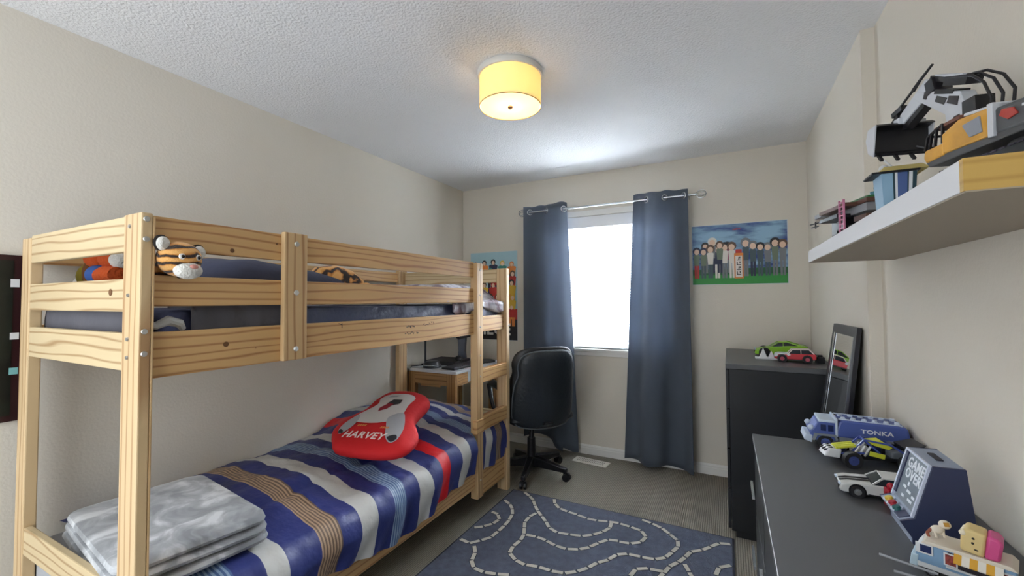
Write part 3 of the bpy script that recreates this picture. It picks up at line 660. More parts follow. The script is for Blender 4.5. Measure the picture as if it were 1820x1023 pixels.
# second tiger lying near the wall
t2 = thing('plush_tiger', 'striped plush tiger lying stretched out by the wall behind the slate pillow', 'stuffed animal', (-2.10, 1.76, 1.318), (0, 0, .05))
g = G(); g.tube([(0, -.20, .10), (0, -.12, .145), (0, -.02, .160), (0, .10, .150), (.01, .19, .115)], [.035, .062, .066, .056, .035], 18); g.build('body', tiger_mat('tiger_fur_lying', 9, 1.57), t2, smooth=True)
G().tube([(.01, .18, .12), (.03, .25, .105), (.05, .33, .082)], [.022, .018, .012], 12).build('tail', TG, t2, smooth=True)
G().ball((.04, -.24, .11), (.05, .05, .045), n=20).build('head', TG, t2, smooth=True); G().ball((.09, -.18, .10), (.03, .055, .035), n=16).build('paw', FW, t2, smooth=True)
for y in (-.08, .1): G().tube([(.0, y, .12), (.06, y+.02, .05), (.08, y+.05, .022)], [.03, .026, .02], 12).build('leg', TG, t2, smooth=True)
# orange plush pile at near end
pl1 = thing('plush_toy', 'orange and blue plush toy lying behind the near end boards of the upper bunk', 'stuffed animal', (-2.0, .70, 1.37))
ORG = mat('orange_plush', '#c8531c', .95, bump=.6, bscale=90); BLP = mat('blue_plush', '#3f62a8', .9)
G().ball((-.10, 0, .06), (.055, .045, .04)).build('body', BLP, pl1, smooth=True)
G().ball((-.115, 0, .118), (.052, .045, .034), n=22).build('head', ORG, pl1, smooth=True); G().tube([(-.05, 0, .115), (.01, 0, .118), (.045, 0, .112)], [.030, .034, .028], 14).build('arm', ORG, pl1, smooth=True)
G().ball((.052, 0, .108), (.030, .032, .030)).build('hand', FW, pl1, smooth=True); G().tube([(-.06, -.01, .055), (.0, -.01, .06), (.06, -.01, .055)], [.03, .034, .028], 14).build('leg', ORG, pl1, smooth=True)
pl2 = thing('plush_toy', 'olive and brown plush toy with a white foot beside the orange plush', 'stuffed animal', (-2.24, .72, 1.37))
G().ball((0.03, 0, .07), (.035, .04, .065)).build('body', mat('brown_plush', '#6f431c', .95), pl2, smooth=True); G().ball((-.025, 0, .06), (.035, .04, .05)).build('sleeve', mat('olive_plush', '#8a7a26', .95), pl2, smooth=True)
G().ball((-.085, 0, .03), (.035, .03, .035)).build('foot', FW, pl2, smooth=True)
# white patterned cloth between rails near the post
g = G(); g.tube([(-1.462, .585, 1.262), (-1.458, .605, 1.258), (-1.457, .635, 1.272), (-1.457, .665, 1.262), (-1.46, .675, 1.245)], [.013, .011, .015, .013, .008], 10); tag(g.build('white_cloth', mat('white_cloth', '#c9ced2', .9)), 'small crumpled white cloth beside the near front bed post on the upper bunk', 'cloth')

# ================================================================ DESK
dk = thing('desk', 'white-topped wooden desk in the corner behind the bunk bed', 'desk', (-2.14, 3.06, 0))
G().box(-.235, .255, -.35, .36, .752, .775).build('desk_top', mat('white_laminate', '#d9dade', .4), dk, bevel=.002)
WD = wood('desk_pine', 'Z', '#b58a58', '#7e5630', band='X')
for x in (-.20, .20):
    for y in (-.32, .33): G().box(x-.042, x+.042, y-.02, y+.02, 0, .750).build('leg', WD, dk, bevel=.002)
WD2 = wood('desk_pine_x', 'X', '#b58a58', '#7e5630')
G().box(-.158, .158, -.338, -.318, .655, .750).build('apron', WD2, dk); G().box(-.10, .10, -.339, -.338, .640, .66).build('batten', WD2, dk)
G().box(.20, .24, -.30, .31, .655, .750).build('apron', WD2, dk)
G().box(.2402, .2412, -.16, -.04, .665, .7525).build('paper_tag', mat('paper', '#dfe0e2', .8), dk)
BK = mat('black_plastic', '#16171b', .35); BKM = mat('black_matte', '#1d1e22', .6)
ZD = .775
ph_ = thing('desk_speaker', 'round black device with a silver rim at the near corner of the desk', 'speaker', (-2.20, 2.82, ZD))
g = G(); lathe(g, [(.001, 0), (.075, 0), (.078, .008), (.070, .018), (.062, .045), (.045, .052), (.001, .052)], 32); g.build('body', BK, ph_, smooth=True)
g = G(); lathe(g, [(.0705, .019), (.0725, .022), (.069, .025)], 32); g.build('rim', STEEL, ph_, smooth=True)
tag(G().box(-.19, .11, -.13, .15, 0, .035).build('flat_black_box', BKM, loc=(-2.18, 3.06, ZD), rot=(0, 0, .1), bevel=.004), 'flat black electronics box on the desk behind the keyboard', 'electronics')
kb = thing('keyboard', 'slim black keyboard along the front edge of the desk', 'keyboard', (-1.985, 2.97, ZD), PI/2-.06)
G().box(-.21, .21, -.065, .065, 0, .018).build('case', BK, kb, bevel=.003)
g = G()
for i in range(14):
    for j in range(5): g.box(-.20+i*.0287, -.20+i*.0287+.024, -.056+j*.0225, -.056+j*.0225+.019, .018, .022)
g.build('keys', mat('key_black', '#26272c', .5), kb)
ms = G().ball((0, 0, .008), (.035, .055, .028)); tag(ms.build('computer_mouse', BK, smooth=True, loc=(-2.10, 3.06, ZD+.037), rot=(0, 0, .6)), 'black computer mouse lying on the flat black box', 'computer mouse')
g = G(); lathe(g, [(.001, 0), (.11, 0), (.112, .004), (.108, .008), (.001, .008)], 32); tag(g.build('mouse_pad', BKM, loc=(-1.99, 3.29, ZD)), 'round black mouse pad at the far end of the desk', 'mouse pad')
mo = thing('monitor', 'black monitor on a blue-grey stand standing on the desk under the upper bunk', 'monitor', (-2.16, 3.19, ZD), .25)
G().xy([(-.09, -.11), (.09, -.13), (.10, .13), (-.09, .11)], 0, .012).build('base', BK, mo, bevel=.003)
G().xz([(-.03, .012), (.05, .012), (.04, .10), (.055, .30), (-.035, .30), (-.02, .10)], -.02, .02).build('stand', mat('blue_grey_plastic', '#454c5c', .4), mo, bevel=.004)
G().yz([(-.28, .24), (-.24, .222), (.24, .222), (.28, .24), (.28, .56), (-.28, .56)], .052, .078).build('screen', BK, mo, bevel=.006)
lp = thing('desk_lamp', 'slim black desk lamp pole rising at the wall side of the desk', 'lamp', (-2.335, 2.90, ZD))
g = G(); lathe(g, [(.001, 0), (.035, 0), (.033, .012), (.001, .014)], 24); g.build('base', BK, lp, smooth=True); G().tube([(0, 0, .01), (0, 0, .25), (.02, .02, .31), (.09, .06, .33)], .009, 10).build('pole', BK, lp, smooth=True)
G().cyl((.09, .06, .345), (.12, .08, .30), .02, .055, 20).build('lamp_head', BK, lp, smooth=True)
g = G(); g.tube([(-2.30, 2.83, ZD+.01), (-2.345, 2.735, ZD+.012), (-2.35, 2.700, ZD-.02), (-2.352, 2.692, .5), (-2.34, 2.690, .2), (-2.33, 2.70, .03)], .003, 6); tag(g.build('power_cord', BK, smooth=True), 'thin black cord hanging off the near left corner of the desk', 'cord')

# ================================================================ OFFICE CHAIR
ch = thing('office_chair', 'black padded office chair with five-star base, its back to the room', 'chair', (-1.395, 2.965, 0), math.radians(47))
LEA = mat('black_leather', '#20262c', .42, bump=.25, bscale=45); LEA2 = mat('black_leather_edge', '#15181d', .38); DKP = mat('dark_metal_paint', '#17171c', .3)
# chair faces +y (local)
BO = [(-.20, .40), (-.262, .46), (-.272, .58), (-.262, .72), (-.238, .80), (-.245, .88), (-.21, .955), (-.12, .985), (0, .99), (.12, .985), (.21, .955), (.245, .88), (.245, .80), (.255, .72), (.265, .58), (.255, .46), (.20, .40), (0, .385)]
def bk(off):
    def f(u, v, h):
        lean = .10*(v-.4)/.6; cup = .09*(u/.27)**2
        return (u+.06, -.20 - lean + cup + off + h, v)
    return f
G().puff(smooth_loop([(a*1.0, b_) for a, b_ in BO], 3), bk(.045), .055, .02, rings=8, p=3).build('back_cushion', LEA2, ch, smooth=True)
shell = [(a*.90, .40+(b_-.40)*.95+.005) for a, b_ in BO]
G().puff(smooth_loop(shell, 3), bk(.0), .01, .03, rings=8, p=4).build('back_shell', LEA, ch, smooth=True)
g = G(); sl = smooth_loop(shell, 3); g.tube([bk(.0)(u, v, -.004) for u, v in sl], .0055, 6, closed=True); g.build('piping', mat('grey_piping', '#5b626a', .5), ch, smooth=True)
so = [(-.25, -.20), (-.265, 0), (-.25, .20), (-.16, .27), (.16, .27), (.25, .20), (.265, 0), (.25, -.20), (0, -.235)]
G().puff(smooth_loop(so, 4), lambda u, v, h: (u+.06, v+.04, .445+h-.02*sm((v-.1)/.2)), .055, .03, rings=7, p=3).build('seat', LEA, ch, smooth=True)
G().box(-.06, .18, -.10, .14, .385, .412).build('seat_plate', DKP, ch); G().bar((.06, -.05, .40), (.06, -.26, .44), .07, .012).build('back_bracket', DKP, ch)
g = G(); g.cyl((0.03, 0, .07), (.03, 0, .27), .036, .031).cyl((.03, 0, .26), (.045, 0, .39), .020, .018); g.build('gas_column', DKP, ch, smooth=True)
for sx in (-1, 1):
    pts = [(.06+sx*.23, .12, .42), (.06+sx*.29, .13, .47), (.06+sx*.305, .17, .58), (.06+sx*.30, .22, .655), (.06+sx*.298, .12, .68), (.06+sx*.285, .0, .67), (.06+sx*.28, -.03, .61)]
    a_ = G().tube(pts, [.014, .016, .018, .024, .030, .028, .014], 12).build('armrest', LEA2, ch, smooth=True)
    G().tube([(.06+sx*.20, .10, .41), (.06+sx*.24, .11, .42), (.06+sx*.27, .13, .465)], .009, 8).build('arm_bracket', STEEL, a_, smooth=True)
g = G(); g.cyl((.03, 0, .055), (.03, 0, .105), .042, .038); g.build('hub', DKP, ch, smooth=True)
for k in range(5):
    a = math.radians(-124+72*k); d = Vector((math.cos(a), math.sin(a), 0)); c0 = Vector((.03, 0, 0))
    g = G(); p = Vector((-d.y, d.x, 0)); P0 = c0+d*.03; P1 = c0+d*.30; A = []
    g.hexa([P0-p*.026+Vector((0, 0, .060)), P0+p*.026+Vector((0, 0, .060)), P1+p*.016+Vector((0, 0, .058)), P1-p*.016+Vector((0, 0, .058)), P0-p*.026+Vector((0, 0, .135)), P0+p*.026+Vector((0, 0, .135)), P1+p*.016+Vector((0, 0, .090)), P1-p*.016+Vector((0, 0, .090))])
    lg = g.build('base_leg', DKP, ch, bevel=.006, smooth=True)
    g = G(); q = c0+d*.295
    for s in (-1, 1): g.cyl(q+p*s*.009+Vector((0, 0, .027)), q+p*s*.023+Vector((0, 0, .027)), .0265, n=18)
    g.cyl(q+Vector((0, 0, .03)), q+Vector((0, 0, .06)), .010, n=10); g.obox(q+Vector((0, 0, .040)), (.05, .012, .03), (0, 0, a)); g.build('caster', BK, lg)

# ================================================================ FLOOR ITEMS
vt = G(); vt.box(-.145, .145, -.055, .055, .0005, .006); vt.m = 1
for i in range(16):
    for j in (-1, 1): vt.box(-.115+i*.0145, -.115+i*.0145+.007, j*.018-.012, j*.018+.012, .006, .0066)
tag(vt.build('floor_vent', [mat('vent_white', '#e2ddd2', .4), mat('vent_slot', '#8f8b80', .7)], loc=(-1.025, 3.395, 0), rot=(0, 0, -.10), bevel=.0015), 'white metal floor vent register set in the carpet below the window', 'vent')
# rug
RUGM = mat('rug_pile', '#5f6474', .95, spec=.1, bump=.6, bscale=180, vary=.12, vscale=30); RUGW = mat('rug_dash', '#d9d3c6', .95, bump=.5, bscale=150); RUGK = mat('rug_dark', '#2a2c38', .95)
PATHS = [
[(-1.27, 2.64), (-1.18, 2.58), (-1.12, 2.49), (-1.08, 2.44), (-1.03, 2.39), (-0.98, 2.34), (-0.95, 2.3), (-0.89, 2.27), (-0.83, 2.28), (-0.74, 2.3), (-0.69, 2.35), (-0.64, 2.42), (-0.63, 2.48), (-0.64, 2.52)],
[(-1.05, 2.64), (-1.03, 2.59), (-0.98, 2.54), (-0.92, 2.52), (-0.88, 2.52), (-0.81, 2.5), (-0.75, 2.49), (-0.68, 2.51), (-0.62, 2.53), (-0.56, 2.52), (-0.48, 2.51), (-0.44, 2.48), (-0.43, 2.44), (-0.45, 2.38), (-0.49, 2.35), (-0.54, 2.33), (-0.58, 2.35), (-0.62, 2.32), (-0.66, 2.26), (-0.69, 2.2), (-0.74, 2.16), (-0.8, 2.14), (-0.87, 2.15), (-0.94, 2.18), (-1.04, 2.17)],
[(-1.08, 2.42), (-1.1, 2.37), (-1.1, 2.29), (-1.07, 2.22), (-1.04, 2.15), (-1.04, 2.09), (-1.05, 2.04), (-1.04, 1.98), (-1.01, 1.95), (-0.94, 1.92), (-0.88, 1.94), (-0.81, 1.94), (-0.76, 1.94), (-0.71, 1.96), (-0.67, 2.0), (-0.64, 2.04), (-0.61, 2.1), (-0.57, 2.14), (-0.55, 2.19), (-0.52, 2.24), (-0.46, 2.25), (-0.41, 2.25), (-0.36, 2.26), (-0.32, 2.28), (-0.29, 2.35), (-0.26, 2.44), (-0.27, 2.49), (-0.31, 2.53), (-0.36, 2.58), (-0.42, 2.61), (-0.49, 2.63)],
[(-1.34, 2.48), (-1.26, 2.43), (-1.21, 2.35), (-1.19, 2.25), (-1.19, 2.16), (-1.2, 2.05), (-1.24, 2.0), (-1.27, 1.96), (-1.31, 1.96), (-1.345, 1.97)],
[(-1.34, 2.31), (-1.29, 2.3), (-1.25, 2.25), (-1.26, 2.19), (-1.3, 2.13), (-1.34, 2.1)],
[(-1.24, 1.95), (-1.21, 1.92), (-1.19, 1.87), (-1.18, 1.83), (-1.14, 1.79), (-1.11, 1.78), (-1.04, 1.79), (-0.96, 1.82), (-.9, 1.75), (-.85, 1.6), (-.95, 1.45), (-1.1, 1.35), (-1.33, 1.3)],
[(-0.01, 2.58), (-0.05, 2.58), (-0.09, 2.54), (-0.13, 2.47), (-0.2, 2.41), (-0.22, 2.35), (-0.24, 2.3), (-0.28, 2.24), (-0.3, 2.17), (-.34, 2.05), (-.3, 1.85), (-.4, 1.65), (-.6, 1.5)],
[(-0.22, 2.29), (-0.2, 2.26), (-0.19, 2.22), (-.12, 2.1), (-.02, 2.05)],
[(-0.01, 2.38), (-0.05, 2.36), (-0.07, 2.32), (-0.08, 2.27), (-.03, 2.2)],
[(-0.44, 2.0), (-0.44, 2.1), (-0.43, 2.13), (-0.4, 2.17), (-0.36, 2.17), (-0.3, 2.18)]]
rx0, rx1, ry0, ry1 = -1.362, .004, .72, 2.655
g = G(); g.m = 2; g.box(rx0, rx1, ry0, ry1, .0005, .0075); g.m = 0; g.box(rx0+.010, rx1-.010, ry0+.010, ry1-.010, .0075, .010)
for pth in PATHS:
    pts = [Vector((a, b, 0)) for a, b in pth]; cum = [0]
    for a, b in zip(pts, pts[1:]): cum.append(cum[-1]+(b-a).length)
    def at(s):
        s = max(0, min(cum[-1], s)); i = max(0, min(len(pts)-2, bisect.bisect_right(cum, s)-1)); return pts[i].lerp(pts[i+1], (s-cum[i])/max(1e-6, cum[i+1]-cum[i]))
    st = cum[-1]/max(1, round(cum[-1]/.066)); s = 0
    while s < cum[-1]-.01:
        a, b = at(s+.005), at(s+st-.006); c1 = (a+b)/2; ang = math.atan2(b.y-a.y, b.x-a.x); ln = (b-a).length
        g.m = 2; g.obox((c1.x, c1.y, .0103), (ln+.008, .027, .001), (0, 0, ang)); g.m = 1; g.obox((c1.x, c1.y, .0112), (ln, .020, .0016), (0, 0, ang)); s += st
tag(g.build('rug', [RUGM, RUGW, RUGK]), 'slate blue rug with winding white dashed paths on the carpet', 'rug')

# ================================================================ DRESSERS
BLK = mat('black_brown_veneer', '#17191d', .42, vary=.15, vscale=5); BLT = mat('black_brown_top_sheen', '#505153', .42)  # top panels lightened: their reflected light is put into the colour
d1 = thing('tall_dresser', 'tall black chest of drawers in the corner by the right wall', 'dresser', (.24, 3.10, 0))
G().box(-.245, .262, -.415, .41, .035, .935).build('carcass', BLK, d1, bevel=.003)
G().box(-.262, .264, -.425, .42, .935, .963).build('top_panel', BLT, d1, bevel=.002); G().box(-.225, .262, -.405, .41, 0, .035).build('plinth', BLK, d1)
for k in range(4):
    f0 = G().box(-.262, -.246, -.408, .405, .045+k*.222, .045+k*.222+.216).build('drawer', BLK, d1, bevel=.002)
d2 = thing('low_dresser', 'long low black dresser along the right wall under the floating shelf', 'dresser', (.31, 1.25, 0))
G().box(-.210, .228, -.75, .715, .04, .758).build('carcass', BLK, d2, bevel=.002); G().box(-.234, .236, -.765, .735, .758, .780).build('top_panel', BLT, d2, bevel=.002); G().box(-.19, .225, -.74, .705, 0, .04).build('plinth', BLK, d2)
for j in range(3):
    for k in range(2 if j else 3):
        hh = .70/(2 if j else 3); z0_ = .05+k*hh
        f0 = G().box(-.228, -.211, .235-j*.485, .705-j*.485, z0_, z0_+hh-.008).build('drawer', BLK, d2, bevel=.002)
        G().bar((-.247, .40-j*.485, z0_+hh*.6), (-.247, .54-j*.485, z0_+hh*.6), .008, .010).build('handle', STEEL, f0)
# mirror leaning on wall
mi = thing('leaning_mirror', 'narrow black framed mirror leaning on the wall between the two dressers', 'mirror')
def mp_(s, v, d):   # s along y (far..near), v height, d thickness (+ toward wall)
    yy = 2.632-.38*s; xb = .300+.052*s; xt = .470+.012*s; z = v*1.19
    return (xb+(xt-xb)*(v)+d, yy, z+.012)
def mbox(g, s0, s1, v0, v1, a, b):
    g.hexa([mp_(s0, v0, a), mp_(s1, v0, a), mp_(s1, v0, b), mp_(s0, v0, b), mp_(s0, v1, a), mp_(s1, v1, a), mp_(s1, v1, b), mp_(s0, v1, b)])
FR = mat('mirror_frame', '#23232a', .35)
g = G(); mbox(g, 0, .10, 0, 1, 0, .016); mbox(g, .90, 1, 0, 1, 0, .016); mbox(g, .10, .90, .965, 1, 0, .016); mbox(g, .10, .90, 0, .03, 0, .016); mbox(g, .02, .98, .01, .99, .012, .018); g.build('frame', FR, mi)
g = G(); mbox(g, .09, .115, .03, .966, -.001, .002); mbox(g, .885, .91, .03, .966, -.001, .002); g.build('silver_beading', STEEL, mi)
g = G(); mbox(g, .11, .89, .03, .966, .004, .010); g.build('mirror_glass', mat('mirror_glass', '#e8eaea', .02, 1), mi)

# ================================================================ FLOATING SHELF
sh = thing('floating_shelf', 'thick white floating shelf with a yellowed end panel on the right wall', 'shelf', (.42, 1.415, 1.47))
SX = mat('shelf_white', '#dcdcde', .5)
G().box(-.132, .131, -.615, .625, .002, .047).build('shelf_board', SX, sh, bevel=.001)
G().box(-.132, .131, -.6265, -.6155, .002, .047).build('end_panel', wood('yellow_veneer', 'X', '#c9a55c', '#b8934c', scale=12, dist=1), sh)
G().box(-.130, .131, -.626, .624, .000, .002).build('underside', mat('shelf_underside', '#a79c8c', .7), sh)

# ================================================================ TOYS
def wheel(par, c, r, wd, hub, tyre=None, rot=0):
    """axle along local y"""
    c = Vector(c); g = G(); tyre = tyre or mat('toy_tyre', '#15151a', .7)
    rim = r*.55; prof = [(rim, -wd/2), (r*.93, -wd/2), (r, -wd*.3), (r, wd*.3), (r*.93, wd/2), (rim, wd/2)]
    R = [[g.bm.verts.new(c+Vector((q*math.cos(2*PI*i/20), t, q*math.sin(2*PI*i/20)))) for i in range(20)] for q, t in prof]
    for a, b in zip(R, R[1:]+R[:1]):
        for i in range(20): g.face([a[i], a[(i+1) % 20], b[(i+1) % 20], b[i]])
    o = g.build('wheel', tyre, par, smooth=True)
    g = G(); g.cyl(c+Vector((0, -wd*.42, 0)), c+Vector((0, wd*.42, 0)), rim*1.02, n=16); g.cyl(c+Vector((0, -wd*.52, 0)), c+Vector((0, wd*.52, 0)), rim*.35, n=10); g.build('hubcap', hub, o, smooth=True); return o
Z2 = .780
# --- blue tanker truck; nose toward -x
tk = thing('toy_tanker_truck', 'large blue and white toy tanker truck at the back of the low dresser', 'toy truck', (.285, 1.945, Z2), math.radians(-1))
TB = mat('toy_blue', '#4a5c9e', .4); TW = mat('toy_pale', '#c3cfe0', .45); TGR = mat('toy_grey', '#7f858c', .5)
G().xz([(.045, .050), (.245, .050), (.256, .060), (.248, .104), (.225, .110), (.075, .112), (.062, .106)], -.058, .050).build('tank', TB, tk, bevel=.006)
g = G()
for i in range(6): g.cyl((.075+i*.03, -.035+.004*(i % 2), .110), (.075+i*.03, -.035+.004*(i % 2), .119), .009, .006, n=10); g.cyl((.075+i*.03, .02, .110), (.075+i*.03, .02, .117), .008, n=10)
g.bar((.06, -.048, .114), (.235, -.048, .110), .004, .004); g.bar((.06, .04, .114), (.235, .04, .110), .004, .004); g.build('roof_hatches', TW, tk)
G().xz([(-.020, .030), (.052, .030), (.054, .100), (.010, .104), (-.004, .095), (-.018, .070), (-.028, .062)], -.056, .048).build('cab', TB, tk, bevel=.004)
g = G(); g.box(.000, .052, -.057, .049, .098, .108); g.xz([(-.045, .028), (-.020, .020), (-.018, .048), (-.040, .050)], -.058, .050); g.box(.049, .057, -.059, .051, .05, .116); g.build('cab_trim', TW, tk, bevel=.003)
for y in (-.046, .036): G().ball((-.022, y, .073), (.011, .009, .010)).build('head_lamp', TW, tk, smooth=True)
g = G(); g.box(.006, .022, -.0575, -.0565, .068, .090); g.box(.028, .044, -.0575, -.0565, .068, .090); g.xz([(-.012, .078), (-.003, .094), (.004, .094), (-.006, .078)], -.045, .037); g.build('cab_window', mat('toy_glass', '#26305a', .15), tk)
g = G(); g.box(-.012, .240, -.046, .038, .028, .050); g.xz([(-.02, .030), (-.014, .056), (.05, .058), (.060, .032), (.052, .032), (.045, .050), (-.004, .050), (-.012, .030)], -.061, .053); g.xz([(.125, .034), (.140, .056), (.235, .058), (.25, .034), (.242, .034), (.23, .050), (.145, .050), (.134, .034)], -.061, .053); g.box(.06, .125, -.056, .048, .020, .052); g.build('chassis', TGR, tk, bevel=.001)
for x in (.020, .165, .215):
    for y in (-.046, .038): wheel(tk, (x, y, .0265), .0265, .022, mat('hub_blue', '#3a4680', .5))
g = G(); add_text(g, 'TONKA', .020, lambda x, y, z: (.165+x*1.25, -.0586-z, .080+y), 0, bold=.0004); g.build('lettering', mat('toy_white', '#e6e8ee', .5), tk)
# --- yellow buggy
bg = thing('toy_buggy', 'black, yellow and white brick-built toy buggy in front of the blue truck', 'toy car', (.285, 1.765, Z2), math.radians(8))
YL = mat('toy_yellow', '#c9cc3a', .4); TK = mat('toy_black', '#17171c', .4); TWW = mat('toy_white2', '#d8dadc', .4); TBL = mat('toy_mid_blue', '#3c4f9a', .4)
G().box(.0, .24, -.022, .022, .022, .034).build('chassis', TK, bg, bevel=.002)
g = G(); g.xz([(-.015, .024), (.03, .020), (.035, .050), (.0, .050)], -.030, .030); g.build('nose', TWW, bg, bevel=.004)
g = G()
for y in (-.018, 0, .018): g.bar((-.012, y, .040), (.012, y, .053), .004, .004)
g.build('nose_grille', TK, bg)
g = G()
for y in (-.020, -.004, .012): g.xz([(.02, .050), (.075, .060), (.075, .068), (.02, .056)], y-.006, y+.006)
g.xz([(.11, .080), (.145, .086), (.175, .066), (.165, .058), (.12, .070)], -.018, .018); g.obox((.125, -.04, .045), (.04, .006, .014), (0, .2, 0)); g.build('yellow_panels', YL, bg, bevel=.001)
g = G()
for s in (-1, 1):
    g.bar((.06, s*.024, .04), (.10, s*.018, .085), .005, .005); g.bar((.10, s*.018, .085), (.17, s*.02, .075), .005, .005); g.bar((.17, s*.02, .075), (.22, s*.026, .04), .005, .005); g.bar((.10, s*.018, .085), (.15, s*.03, .035), .004, .004); g.bar((.03, s*.02, .035), (.09, s*.045, .05), .005, .005)
g.bar((.10, -.018, .085), (.10, .018, .085), .005, .005); g.bar((.17, -.02, .075), (.17, .02, .075), .005, .005); g.build('roll_cage', TBL, bg)
g = G()
for x in (.085, .10, .115): g.bar((x-.02, -.030, .035), (x, -.022, .066), .006, .004); g.bar((x-.02, .030, .035), (x, .022, .066), .006, .004)
g.box(.07, .11, -.016, .016, .036, .062); g.build('seat_blocks', TWW, bg, bevel=.001)
G().xz([(.205, .060), (.245, .082), (.25, .088), (.20, .072)], -.04, .04).build('rear_wing', TK, bg, bevel=.001)
g = G(); g.cyl((.19, -.02, .04), (.19, .02, .04), .016).box(.17, .215, -.02, .02, .034, .052); g.build('engine', TGR, bg)
for x in (.055, .20):
    for y in (-.052, .052): wheel(bg, (x, y, .027), .027, .024, mat('hub_blue', '#3a4680', .5))
for s in (-1, 1): G().tube([(.055, s*.02, .03), (.055, s*.042, .027)], .004, 8).build('axle', TGR, bg); G().tube([(.20, s*.02, .03), (.20, s*.042, .027)], .004, 8).build('axle', TGR, bg)
# --- cars from side profile
def car(name, label, loc, rot, L, W, Hh, body, stripe=None, hub=None, kind='coupe', roofm=None, cat='toy car'):
    t = thing(name, label, cat, loc, rot); r = Hh*.27
    def Lx(a): return a*L
    if kind == 'coupe': low = [(0, .22), (.02, .50), (.10, .58), (.36, .66), (.88, .70), (.98, .66), (1, .30), (.95, .20), (.04, .16)]; cab = [(.34, .65), (.46, .97), (.74, 1.0), (.92, .69)]
    elif kind == 'wedge': low = [(0, .20), (.01, .38), (.12, .50), (.34, .66), (.60, .74), (.90, .78), (.99, .72), (1, .28), (.94, .18), (.03, .14)]; cab = [(.30, .64), (.46, .95), (.62, .98), (.86, .76)]
    else: low = [(0, .28), (.02, .58), (.10, .64), (.40, .66), (.95, .68), (1, .60), (1, .30), (.94, .24), (.04, .22)]; cab = [(.34, .66), (.44, .97), (.84, 1.0), (.95, .68)]
    g = G(); g.xz([(Lx(a), b*Hh) for a, b in low], -W/2, W/2); g.build('body', body, t, bevel=Hh*.05, smooth=True)
    g = G(); A = [(Lx(a), b*Hh) for a, b in cab]; B = []
    bot = [g.bm.verts.new((Lx(a), s*W*.46, b*Hh)) for s in (-1, 1) for a, b in (cab[0], cab[3])]; tp = [g.bm.verts.new((Lx(a), s*W*.36, b*Hh*.985)) for s in (-1, 1) for a, b in (cab[1], cab[2])]
    g.face([bot[0], bot[1], tp[1], tp[0]]); g.face([bot[2], tp[2], tp[3], bot[3]]); g.face([bot[0], tp[0], tp[2], bot[2]]); g.face([bot[1], bot[3], tp[3], tp[1]]); g.face(tp[0:2]+[tp[3], tp[2]]); g.face([bot[0], bot[2], bot[3], bot[1]])
    g.build('windows', mat('toy_window', '#20262c', .15), t)
    g = G(); (a1, b1), (a2, b2) = cab[1], cab[2]; g.hexa([(Lx(a1)-.001, -W*.375, b1*Hh*.97), (Lx(a2)+.001, -W*.375, b2*Hh*.97), (Lx(a2)+.001, W*.375, b2*Hh*.97), (Lx(a1)-.001, W*.375, b1*Hh*.97), (Lx(a1), -W*.35, b1*Hh*1.02), (Lx(a2), -W*.35, b2*Hh*1.02), (Lx(a2), W*.35, b2*Hh*1.02), (Lx(a1), W*.35, b1*Hh*1.02)])
    for s in (-1, 1):
        g.bar((Lx(cab[0][0]), s*W*.455, cab[0][1]*Hh), (Lx(a1), s*W*.365, b1*Hh), .003, .004); g.bar((Lx(cab[3][0]), s*W*.455, cab[3][1]*Hh), (Lx(a2), s*W*.365, b2*Hh), .004, .006)
        am = (a1+a2)/2; g.bar((Lx(am), s*W*.462, .68*Hh), (Lx(am), s*W*.368, Hh*.98), .003, .004)
    g.build('roof', roofm or body, t)
    g = G()
    for s in (-1, 1):
        for x in (.19, .79): g.cyl((Lx(x), s*W*.495, r*1.02), (Lx(x), s*W*.508, r*1.02), r*1.22, n=20)
    g.box(Lx(.3), Lx(.68), -W*.505, W*.505, Hh*.18, Hh*.24); g.box(-.001, .004, -W*.36, W*.36, Hh*.26, Hh*.40); g.build('wheel_arches', TK, t)
    for x in (.19, .79):
        for s in (-1, 1): wheel(t, (Lx(x), s*W*.47, r), r, W*.17, hub or STEEL)
    for s in (-1, 1): G().box(-.0005, .006, s*W*.33-W*.09, s*W*.33+W*.09, Hh*.42, Hh*.50).build('head_lamp', TW, t, bevel=.001)
    if stripe:
        g = G()
        for s in (-1, 1):
            y = s*W*.10; w_ = W*.05
            for (a, b), (c, d) in zip(low[1:4], low[2:5]):
                if a > .33: break
                g.bar((Lx(a), y, b*Hh+.0012), (Lx(c), y, d*Hh+.0012), w_*2, .0012)
        g.build('stripes', stripe, t)
    return t
c1_ = car('toy_sports_car', 'white and silver toy coupe with dark bonnet stripes on the low dresser', (.268, 1.52, Z2), math.radians(-2), .21, .085, .060, mat('toy_silver', '#c6c7c4', .35), stripe=TK)
rb = G(); rb.box(-.010, .010, -.012, .012, 0, .044); rb.box(-.014, .014, -.004, .004, .028, .036); rb.ball((0, 0, .051), (.0085, .0085, .009)); tag(rb.build('red_toy_figure', mat('toy_red', '#a8182c', .4), loc=(.372, 1.457, Z2), rot=(0, 0, .2)), 'small red toy figure between the silver coupe and the arcade box', 'toy figure')
